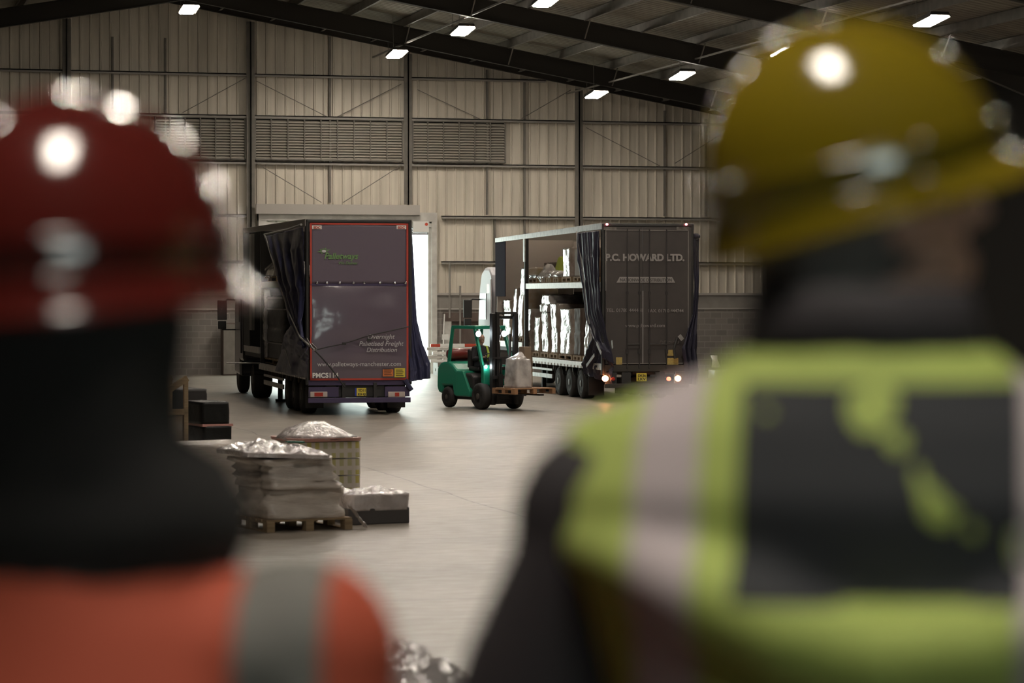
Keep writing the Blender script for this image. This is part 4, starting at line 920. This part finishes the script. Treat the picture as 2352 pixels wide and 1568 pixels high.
# main stack of bags: pallet front edge from px 600..792
t = thing('wrapped_pallet', 'tall slumping pallet of pale film-wrapped sacks, the nearest stack left of centre', 'pallet load', gl(692, 1220) + Vector((-.02, .62, 0)), rad(13), 'wrapped stacks on the floor left of centre')
pallet_mb(1.12, 1.2).build('pallet', 'wood', t)
wrapped_mb(1.04, 1.12, .37, 71, amp=.03, layers=3, crease=.035, topamp=.02).build('lower_sacks', 'wrapb', t, smooth=True, loc=(0, 0, .147))
wrapped_mb(.98, 1.10, .37, 72, amp=.075, layers=4, crease=.05, topamp=.02, slump=.02).build('upper_sacks', 'wrapb', t, smooth=True, loc=(-.09, 0, .51), rot=(0, rad(1), rad(3)))
wrapped_mb(1.10, 1.2, .05, 73, amp=.06, layers=1, topamp=.10, dome=.11).build('loose_film_top', 'film', t, smooth=True, loc=(-.17, .03, .88), rot=(0, rad(3), 0))
MB().grid(lambda u, v: (.50 + .22 * u, -.58 - .12 * v, .30 - .28 * u + .03 * noise.noise(Vector((u * 5, v * 5, 1)))), 8, 6).build('trailing_film', 'film', t, solid=.004)
MB().beam((-.1, -.1, 1.06), (.12, -.12, 1.05), .10, .02).build('green_tape', 'cyan', t)
t = thing('wrapped_pallet', 'low flat-topped film-wrapped load behind the nearest sack stack, beside the timber frame', 'pallet load', gl(560, 1190) + Vector((-.15, 2.1, 0)), rad(14), 'wrapped stacks on the floor left of centre')
pallet_mb(1.1, 1.1).build('pallet', 'wood', t)
wrapped_mb(1.15, 1.1, .72, 76, amp=.015, layers=2, topamp=.02).build('wrapped_goods', 'wrapb', t, smooth=True, loc=(0, 0, .147))
# low load to the right
t = thing('wrapped_pallet', 'low dark crate under bulging silvery film, lying right of the sack stack', 'pallet load', gl(858, 1204) + Vector((.0, .48, 0)), rad(10), 'wrapped stacks on the floor left of centre')
MB().box(-.41, .41, -.45, .45, 0, .20).build('crate', mat('dark_grey_crate', (.085, .078, .08), .35, coat=.4), t, bevel=.01)
wrapped_mb(.84, .92, .20, 81, amp=.035, topamp=.06, layers=1, dome=.04).build('film_cover', 'film', t, smooth=True, loc=(0, 0, .17))
# cartons of yellow bottles with a domed film cover
t = thing('wrapped_pallet', 'pallet of yellow-labelled cartons under a domed clear film cover with red tape', 'pallet load', gl(742, 1157) + Vector((.0, .55, 0)), rad(12), 'wrapped stacks on the floor left of centre')
pallet_mb(1.0, 1.0).build('pallet', 'wood', t)
for k in range(3):
    MB().loft([(0, 0, .15 + k * .235, .50, .50), (0, 0, .37 + k * .235, .495, .495)], 32, 10).build('carton_layer', 'juice', t)
MB().loft([(0, 0, .85, .51, .51), (0, 0, .895, .52, .52)], 32, 8).build('red_tape_band', mat('pink_tape', (.52, .27, .23), .4), t)
b = MB(); rr = [(0, 0, .89, .54, .52), (-.02, 0, .94, .44, .44), (-.04, 0, 1.00, .34, .34), (-.02, 0, 1.06, .22, .22), (0, 0, 1.10, .12, .12), (0, 0, 1.105, .02, .02)]
b.loft(rr, 40, 3)
b.v = [(v[0] + .03 * noise.noise(Vector((v[0] * 6, v[1] * 6, 2))), v[1], v[2] + .035 * noise.noise(Vector((v[0] * 7, v[1] * 7, 5)))) for v in b.v]
b.build('domed_film', 'film', t, smooth=True)
# black crates and timber frame at far left
gb = gl(500, 1022)
t = thing('black_crate_stack', 'stack of glossy black film-wrapped crates with a pink tape line, left of the floor stacks', 'crate stack', gb + Vector((-.1, .6, 0)), rad(12))
wrapped_mb(.62, 1.1, .36, 91, amp=.01, layers=1, topamp=.01).build('lower_crate', 'wrapk', t, smooth=True)
MB().box(-.31, .31, -.55, .55, .355, .40).build('pink_tape', mat('pink_tape_line', (.35, .17, .15), .5), t)
wrapped_mb(.60, 1.1, .42, 92, amp=.012, layers=1, topamp=.03).build('upper_crate', 'wrapk', t, smooth=True, loc=(-.02, 0, .40))
t = load('dull dark grey wrapped box standing just behind the black crates', gb + Vector((-.25, 3.2, 0)), rad(12), .75, 1.0, .98, 'mast', 93, 'wood', amp=.01, layers=1)
ft = gl(440, 1080) + Vector((-.2, 1.5, 0))
t = thing('timber_frame', 'open timber frame with a sloping top rail, left of the floor stacks', 'frame', ft, rad(12))
b = MB()
for y in (0, .8): b.box(.30, .37, y, y + .07, 0, 1.42); b.box(-.55, -.48, y, y + .07, 0, .9); b.beam((-.60, y + .03, .88), (.36, y + .03, 1.46), .07, .10); b.box(-.55, .37, y, y + .07, .84, .94)
b.build('upright_frame', 'wood', t)
MB().box(-.5, .3, .05, .82, .1, .84).build('boxed_goods', 'wrapt', t, bevel=.02)
# small wrapped load far right by the wall
t = load('small clear-wrapped load on the floor right of the charcoal lorry', gl(1662, 879) + Vector((0, .4, 0)), 0, .66, .8, .42, 'wrapg', 95, 'wood', amp=.03, layers=1, topamp=.05)
MB().loft([(-.12, 0, .50, .16, .2), (-.16, 0, .75, .10, .12), (-.20, 0, .9, .12, .1)], 14, 2).build('film_peak', 'film', t, smooth=True)
# near wrapped pallet, bottom centre, mostly hidden by the orange jacket
pz = 15.0
q0 = Zpt(955, 1568, pz); t = thing('wrapped_pallet', 'crumpled white film-wrapped pallet in the near foreground beside the orange sleeve', 'pallet load', (q0.x - .12, q0.y + .1, 0), rad(14))
pallet_mb(.9, 1.0).build('pallet', 'wood', t)
b = wrapped_mb(.62, .9, .55, 101, amp=.06, layers=2, topamp=.08, dome=.25); b.build('wrapped_goods', 'film', t, smooth=True, loc=(.0, 0, .147))
qq = Zpt(905, 1415, pz); zt_ = qq.z
MB().loft([(-.0, 0, .55, .26, .3), (-.12, 0, .80, .12, .15), (-.19, 0, zt_ - .12, .05, .06), (-.22, 0, zt_ + .02, .03, .03)], 16, 2).build('film_tail', 'film', t, smooth=True)
# barrier rails stacked in front of the end wall by the door
bz = 0
bs = thing('rail_trestle', 'low dark trestle supporting the red and white rails by the loading door', 'trestle', (23.3, 95.6, 0))
MB().box(-1.5, -1.35, -.4, .4, 0, .46).box(1.3, 1.45, -.4, .4, 0, .46).box(-1.5, 1.45, -.05, .05, .14, .24).build('trestle_frame', 'steel', bs)
for i, (mm, zz, yy, dx, lb) in enumerate((('white', .46, -.2, 0, 'white steel rail, lowest of the pile by the loading door'), ('frame', .60, -.15, -.1, 'pale grey rail, second from the bottom of the pile by the loading door'),
                                          ('white', .74, -.2, .1, 'white rail with a red block, middle of the pile by the loading door'), ('frame', .90, -.15, -.1, 'pale steel rail lying just under the top red rail'), ('red', 1.02, -.15, .05, 'red rail on top of the pile by the loading door'))):
    t = thing('steel_rail', lb, 'rail', (23.3 + dx, 95.6 + yy, zz), rad(1 - i), 'rails piled by the loading door')
    MB().box(-1.75, 1.75, -.06, .06, 0, .11).build('rail_body', mm, t, bevel=.01)
    if i in (2, 4): MB().box(-.3 if i == 2 else -1.4, .1 if i == 2 else -.5, -.065, .065, -.005, .115).build('painted_section', 'red' if i == 2 else 'white', t)
t = thing('leaning_pole', 'white pole leaning on the blockwork right of the loading door', 'pole', (22.45, 97.3, 0))
MB().tube([(0, 0, 0), (.18, .45, 2.2)], .03, 8).build('pole_shaft', 'white', t)
MB().box(.05, .3, .25, .35, 1.25, 1.45).build('pole_bracket', 'white', t)
# oddments left of the purple lorry
t = thing('wall_cabinet', 'dark cabinet standing against the blockwork left of the loading door', 'cabinet', (14.6, 97.3, 0))
MB().box(-.35, .35, -.3, .3, 0, 1.9).build('cabinet_body', 'brown', t, bevel=.02); MB().box(-.33, .33, -.33, -.3, .05, 1.85).build('cabinet_door', 'steel', t)

# ================================================================== PEOPLE
def hand(b, wrist, direction, side, curl=.6, k=1.0):
    """palm, four fingers and a thumb from the wrist along direction"""
    w = Vector(wrist); d = Vector(direction).normalized(); up = Vector((0, 1, 0)) if abs(d.y) < .8 else Vector((0, 0, 1))
    a = d.cross(up).normalized(); n = a.cross(d).normalized()      # a: across the palm, n: palm normal
    b.tube([w - d * .02 * k, w + d * .03 * k, w + d * .065 * k, w + d * .09 * k], [.026 * k, .036 * k, .042 * k, .038 * k], 12, [.022 * k, .018 * k, .016 * k, .013 * k], fix=a)
    for i, ln in enumerate((.070, .080, .075, .058)):
        p = w + d * .085 * k + a * (.030 - .020 * i) * k; pts_ = [p]; ang = 0
        for s_ in (.45, .32, .25):
            ang += curl * .9; dd = d * CO(ang) + n * S(ang); p = p + dd * ln * s_ * k; pts_.append(p)
        b.tube(pts_, [.0095 * k, .009 * k, .0085 * k, .007 * k], 8)
    p = w + d * .02 * k + a * .032 * k * side
    b.tube([p, p + (d * .6 + a * side * .6 + n * .3) * .035 * k, p + (d * .8 + a * side * .45 + n * .6) * .065 * k], [.013 * k, .011 * k, .008 * k], 8)
def person(root, hp, head_rz, head_tilt, neck, chest, pelvis, arms, legs, jm, tm, k=1.0, sleeve=.0, collar=None, hairm='hair', torso_w=1.0, vox=.008, hem=None, chop=None):
    """joints in the root's frame; hp = head centre"""
    hp = Vector(hp); Rm = Matrix.Rotation(head_rz, 3, 'Z') @ Matrix.Rotation(head_tilt, 3, 'X')
    def h(x, y, z): return hp + Rm @ Vector((x, y, z)) * k
    b = MB()
    b.ball(h(0, -.01, .02), .076 * k, .098 * k, .105 * k, 20, 14, Rm); b.ball(h(0, .03, -.055), .056 * k, .062 * k, .065 * k, 16, 10, Rm)
    b.tube([h(0, .085, .035), h(0, .105, .0), h(0, .118, -.018), h(0, .095, -.03)], [.009 * k, .012 * k, .016 * k, .010 * k], 10)
    b.tube([h(-.022, .086, -.058), h(0, .094, -.058), h(.022, .086, -.058)], .008 * k, 8)
    b.tube([h(-.022, .084, -.070), h(0, .091, -.071), h(.022, .084, -.070)], .008 * k, 8)
    b.ball(h(0, .07, -.105), .025 * k, .02 * k, .018 * k, 10, 8)
    b.tube([h(-.05, .08, .045), h(0, .092, .050), h(.05, .08, .045)], .009 * k, 8)
    for s in (-1, 1): b.ball(h(s * .078, -.005, -.005), .012 * k, .022 * k, .033 * k, 10, 8, Rm)
    b.tube([Vector(neck) - Vector((0, 0, .06)), Vector(neck), h(0, -.02, -.06)], [.065 * k, .058 * k, .055 * k], 16)
    # trunk core, arms and legs of the one continuous body
    b.tube([pelvis, (Vector(pelvis) + Vector(chest)) / 2, chest, Vector(neck) - Vector((0, 0, .03))], [.14 * k, .13 * k, .15 * k, .07 * k], 20, [.10 * k, .095 * k, .10 * k, .06 * k], fix=(1, 0, 0))
    for s, (sh, el, wr, hd, cu) in zip((-1, 1), arms):
        sh = Vector(sh); el = Vector(el); wr = Vector(wr)
        b.tube([Vector(chest) + Vector((s * .06, 0, .08)), sh, (sh + el) / 2, el, (el + wr) / 2, wr], [.06 * k, .055 * k, .048 * k, .038 * k, .036 * k, .026 * k], 12); hand(b, wr, hd, -s, cu, k)
    for (hip, kn, an, toe) in legs:
        hip = Vector(hip); kn = Vector(kn); an = Vector(an); b.tube([hip, (hip + kn) / 2, kn, kn * .6 + an * .4, an], [.085 * k, .075 * k, .055 * k, .055 * k, .038 * k], 14)
    body = b.build('body', 'skin', root, remesh=vox, sm=2)
    # eyes
    for s in (-1, 1):
        e = MB().ball(h(s * .031, .078, .018), .012 * k, n=12, m=8).build('eye', 'white', body, smooth=True)
        MB().ball(h(s * .031, .088, .018), .006 * k, .004 * k, .006 * k, 8, 6).build('iris', 'ink', body)
    # hair round the back and sides
    b = MB().ball(h(0, -.028, .02), .086 * k, .098 * k, .106 * k, 20, 14, Rm); b.ball(h(0, -.06, -.05), .070 * k, .055 * k, .06 * k, 16, 10, Rm)
    b.build('hair', hairm, root, remesh=.01, sm=2)
    # trousers and boots
    b = MB(); b.tube([Vector(pelvis) + Vector((0, 0, .12)), pelvis, Vector(pelvis) - Vector((0, 0, .06))], [.175 * k, .185 * k, .15 * k], 20, [.13 * k, .14 * k, .12 * k], fix=(1, 0, 0))
    for (hip, kn, an, toe) in legs:
        hip = Vector(hip); kn = Vector(kn); an = Vector(an); b.tube([hip, (hip + kn) / 2, kn, kn * .5 + an * .5, an + (kn - an) * .08], [.11 * k, .095 * k, .078 * k, .075 * k, .068 * k], 16)
    b.build('trousers', tm, root, remesh=.014, sm=3)
    for (hip, kn, an, toe) in legs:
        an = Vector(an); toe = Vector(toe); d = (toe - an); d.z = 0; d.normalize(); b = MB()
        b.tube([an + Vector((0, 0, .08)), an + Vector((0, 0, .0)), an - Vector((0, 0, .04))], [.055 * k, .052 * k, .05 * k], 12)
        g_ = Vector((an.x, an.y, an.z - .045)); b.tube([g_ - d * .07, g_ - d * .03, g_ + d * .08, g_ + d * .16, g_ + d * .19], [.03 * k, .042 * k, .045 * k, .045 * k, .03 * k], 12, [.03 * k, .045 * k, .04 * k, .032 * k, .02 * k], fix=(1, 0, 0) if abs(d.x) < .7 else (0, 1, 0))
        b.build('boot', 'boot', root, remesh=.009, sm=2)
    # jacket with sleeves
    b = MB(); P = Vector(pelvis); C = Vector(chest); Nk = Vector(neck); w = torso_w * k
    b.tube([P - Vector((0, 0, .10)), P + Vector((0, 0, .05)), (P + C) / 2, C - (C - P) * .15, C + (Nk - C) * .25, C + (Nk - C) * .6, Nk - (Nk - C) * .05], [.195 * w, .195 * w, .195 * w, .215 * w, .215 * w, .17 * w, .09 * w], 28,
           [.155 * w, .15 * w, .15 * w, .155 * w, .15 * w, .12 * w, .085 * w], fix=(1, 0, 0))
    for s, (sh, el, wr, hd, cu) in zip((-1, 1), arms):
        sh = Vector(sh); el = Vector(el); wr = Vector(wr)
        b.tube([C + Vector((s * .05, 0, .10)) * k, sh, (sh + el) / 2, el, (el + wr) / 2, wr + (el - wr) * .08], [.10 * k, .088 * k, .078 * k, .068 * k, .060 * k, .050 * k], 16); b.ball(sh, .088 * k)
    j = b.build('jacket', jm, root, remesh=.011, sm=5)
    if collar:
        cm, rings = collar; b = MB(); b.loft([(Nk.x, Nk.y + (.01 if z_ < Nk.z + .04 else -.025), z_, r_, r_ * .85) for (z_, r_) in rings], 28, 2)
        b.v = [(v[0] + .008 * noise.noise(Vector(v) * 20), v[1] + .008 * noise.noise(Vector(v) * 20 + Vector((5, 0, 0))), v[2]) for v in b.v]
        b.build('collar', cm, root, smooth=True)
    return body
def helmet(root, loc, rz, tilt, m, sc=1.0, badge=True, zs=1.0):
    Rm = Matrix.Rotation(rz, 3, 'Z') @ Matrix.Rotation(tilt, 3, 'X'); loc = Vector(loc)
    o = bpy.data.objects.new('helmet', None)
    b = MB(); n = 48; prof = []
    for j in range(15):
        t = j / 14 * PI / 2; prof.append((.150 * S(t), CO(t)))       # height, radius factor
    vs = []; fs = []
    for (z, q) in prof:
        for k in range(n):
            a = 2 * PI * k / n; e = .006 * math.exp(-(((a - PI / 2 + PI) % (2 * PI) - PI) / .18) ** 2) if True else 0
            rib = .005 * max(0, CO(a * 1)) * 0
            x = .118 * max(q, .002) ** .85 * CO(a); y = .146 * max(q, .002) ** .85 * S(a)
            ridge = .007 * math.exp(-(x / .018) ** 2) * (1 if z > .03 else 0)
            vs.append((x, y, z + ridge))
    for j in range(len(prof) - 1):
        for k in range(n): fs.append((j * n + k, j * n + (k + 1) % n, (j + 1) * n + (k + 1) % n, (j + 1) * n + k))
    b.add(vs, fs)
    # lower skirt flaring to the rim, with a peak at the front (+y)
    def rim(u, v):
        a = 2 * PI * u; fr = max(0, S(a)) ** 3; bk = max(0, -S(a)) ** 2; fl = .012 * v ** 1.5 + .045 * fr * v ** 1.3 + .004 * (v > .9)
        return ((.118 + fl * .8) * CO(a), (.146 + fl) * S(a), -.030 * v - .010 * bk * v + .004 * fr)
    b.grid(rim, n, 8)
    hm = b.build('helmet', m, root, smooth=True, solid=.004)
    hm.scale = (sc, sc, sc * zs); hm.location = loc; hm.rotation_euler = Rm.to_euler()
    # raised band round the shell
    b = MB(); b.tube([(.1195 * CO(2 * PI * k / 40), .1475 * S(2 * PI * k / 40), .030) for k in range(41)], .004, 6); b.build('helmet_band', m, hm, smooth=True)
    MB().lathe([(-.006, .012), (.006, .012)], 14, 'x', (-.119, .02, .0)).build('helmet_rivet', m, hm)
    if badge:
        b = MB(); b.grid(lambda u, v: (-.1215 * CO(rad(-50 + 0) + u * rad(62)) - .0, .1495 * S(rad(-50) + u * rad(62)), -.005 + .045 * v), 12, 3)
        b.build('helmet_sticker', 'sticker', hm, solid=.002)
    return hm
def standing_arms(shz=1.40, shx=.205, out=.30, lowx=.31):
    return [((-shx, 0, shz), (-out, -.03, shz - .30), (-lowx, .07, shz - .55), (0.02, .25, -1), .35), ((shx, 0, shz), (out, -.03, shz - .30), (lowx, .07, shz - .55), (-.02, .25, -1), .35)]
def standing_legs(): return [((-.095, 0, .88), (-.11, .02, .48), (-.12, -.01, .09), (-.14, .2, 0)), ((.095, 0, .88), (.11, .02, .48), (.12, -.01, .09), (.14, .2, 0))]
# --- yellow helmet, lime vest
Zy = 2.45
p = Zpt(1985, 784, Zy); yl = thing('person', 'person in a yellow hard hat and lime hi-vis vest, seen from behind', 'person', (p.x, p.y, PZF), -TH - rad(10))
person(yl, (0.0, .03, 1.655), -rad(60), rad(12), (0, 0, 1.50), (0, -.01, 1.25), (0, 0, .95), standing_arms(1.375, .235, .35, .37), standing_legs(), 'jacketk', 'trousers', 1.0, collar=('jacketk', [(1.43, .13), (1.50, .118), (1.54, .108), (1.59, .098)]), hairm='hairg')
helmet(yl, (-0.01, .025, 1.685), -rad(60), rad(14), 'yhelm', .97, zs=.98)
b = MB(); b.tube([(0, 0, .84), (0, 0, 1.0), (0, 0, 1.15), (0, -.005, 1.25), (0, -.01, 1.31), (0, -.01, 1.40), (0, -.005, 1.455), (0, 0, 1.505), (0, 0, 1.535)], [.225, .22, .220, .245, .268, .278, .230, .150, .118], 32, [.18, .172, .170, .170, .180, .18, .155, .130, .115], fix=(1, 0, 0))
b.tube([(-.262, 0, 1.412), (-.15, 0, 1.435), (0, 0, 1.45), (.15, 0, 1.435), (.285, 0, 1.41)], [.055, .075, .085, .075, .055], 16)
b.tube([(-.245, -.07, 1.36), (-.19, -.13, 1.345), (-.13, -.185, 1.325), (-.05, -.222, 1.295), (.02, -.228, 1.278), (.10, -.212, 1.285), (.20, -.14, 1.32)], [.03, .035, .040, .042, .042, .040, .03], 12)
b.build('hi_vis_vest', 'vest', yl, remesh=.010, sm=3)
# --- red helmet, orange jacket
Zr = 2.3
p = Zpt(150, 784, Zr); rd = thing('person', 'person in a red hard hat and orange hi-vis jacket, seen from behind', 'person', (p.x, p.y, PZF), -TH - rad(5))
A = standing_arms(1.275, .20, .29, .30)
person(rd, (0.0, .03, 1.585), -rad(35), rad(0), (0, 0, 1.415), (0, -.01, 1.15), (0, 0, .88), A, [((a[0][0], a[0][1], .82), (a[1][0], a[1][1], .45), a[2], a[3]) for a in standing_legs()], 'orangejacket', 'trousers', 1.0, collar=('fur', [(1.33, .135), (1.375, .150), (1.405, .153), (1.44, .135), (1.465, .108), (1.50, .104), (1.56, .110), (1.59, .09)]))
helmet(rd, (0.0, .03, 1.603), -rad(20), rad(2), 'rhelm', 1.10, zs=.88)
# --- forklift driver, seated
dv = thing('person', 'driver in a dark jacket with lime straps, sitting in the green forklift', 'person', fw(0, -.80, .0), rad(198.6))
armsd = [((-.19, 0, 1.50), (-.26, .12, 1.26), (-.12, .32, 1.32), (.4, 1, 0), .9), ((.19, 0, 1.50), (.27, .10, 1.26), (.13, .30, 1.30), (-.4, 1, 0), .9)]
legsd = [((-.10, .02, 1.10), (-.14, .42, 1.10), (-.14, .50, .55), (-.14, .7, .45)), ((.10, .02, 1.10), (.14, .42, 1.10), (.14, .50, .55), (.14, .7, .45))]
person(dv, (0, .04, 1.76), 0, 0, (0, 0, 1.61), (0, 0, 1.38), (0, 0, 1.12), armsd, legsd, 'jacketk', 'trousers', .95, vox=.01)
b = MB()
for s in (-1, 1): b.tube([(s * .12, .15, 1.20), (s * .13, .165, 1.40), (s * .125, .08, 1.575), (s * .12, -.06, 1.59), (s * .13, -.15, 1.40)], [.035, .035, .03, .03, .035], 10, [.012] * 5)
b.build('hi_vis_straps', 'hivisg', dv, smooth=True)
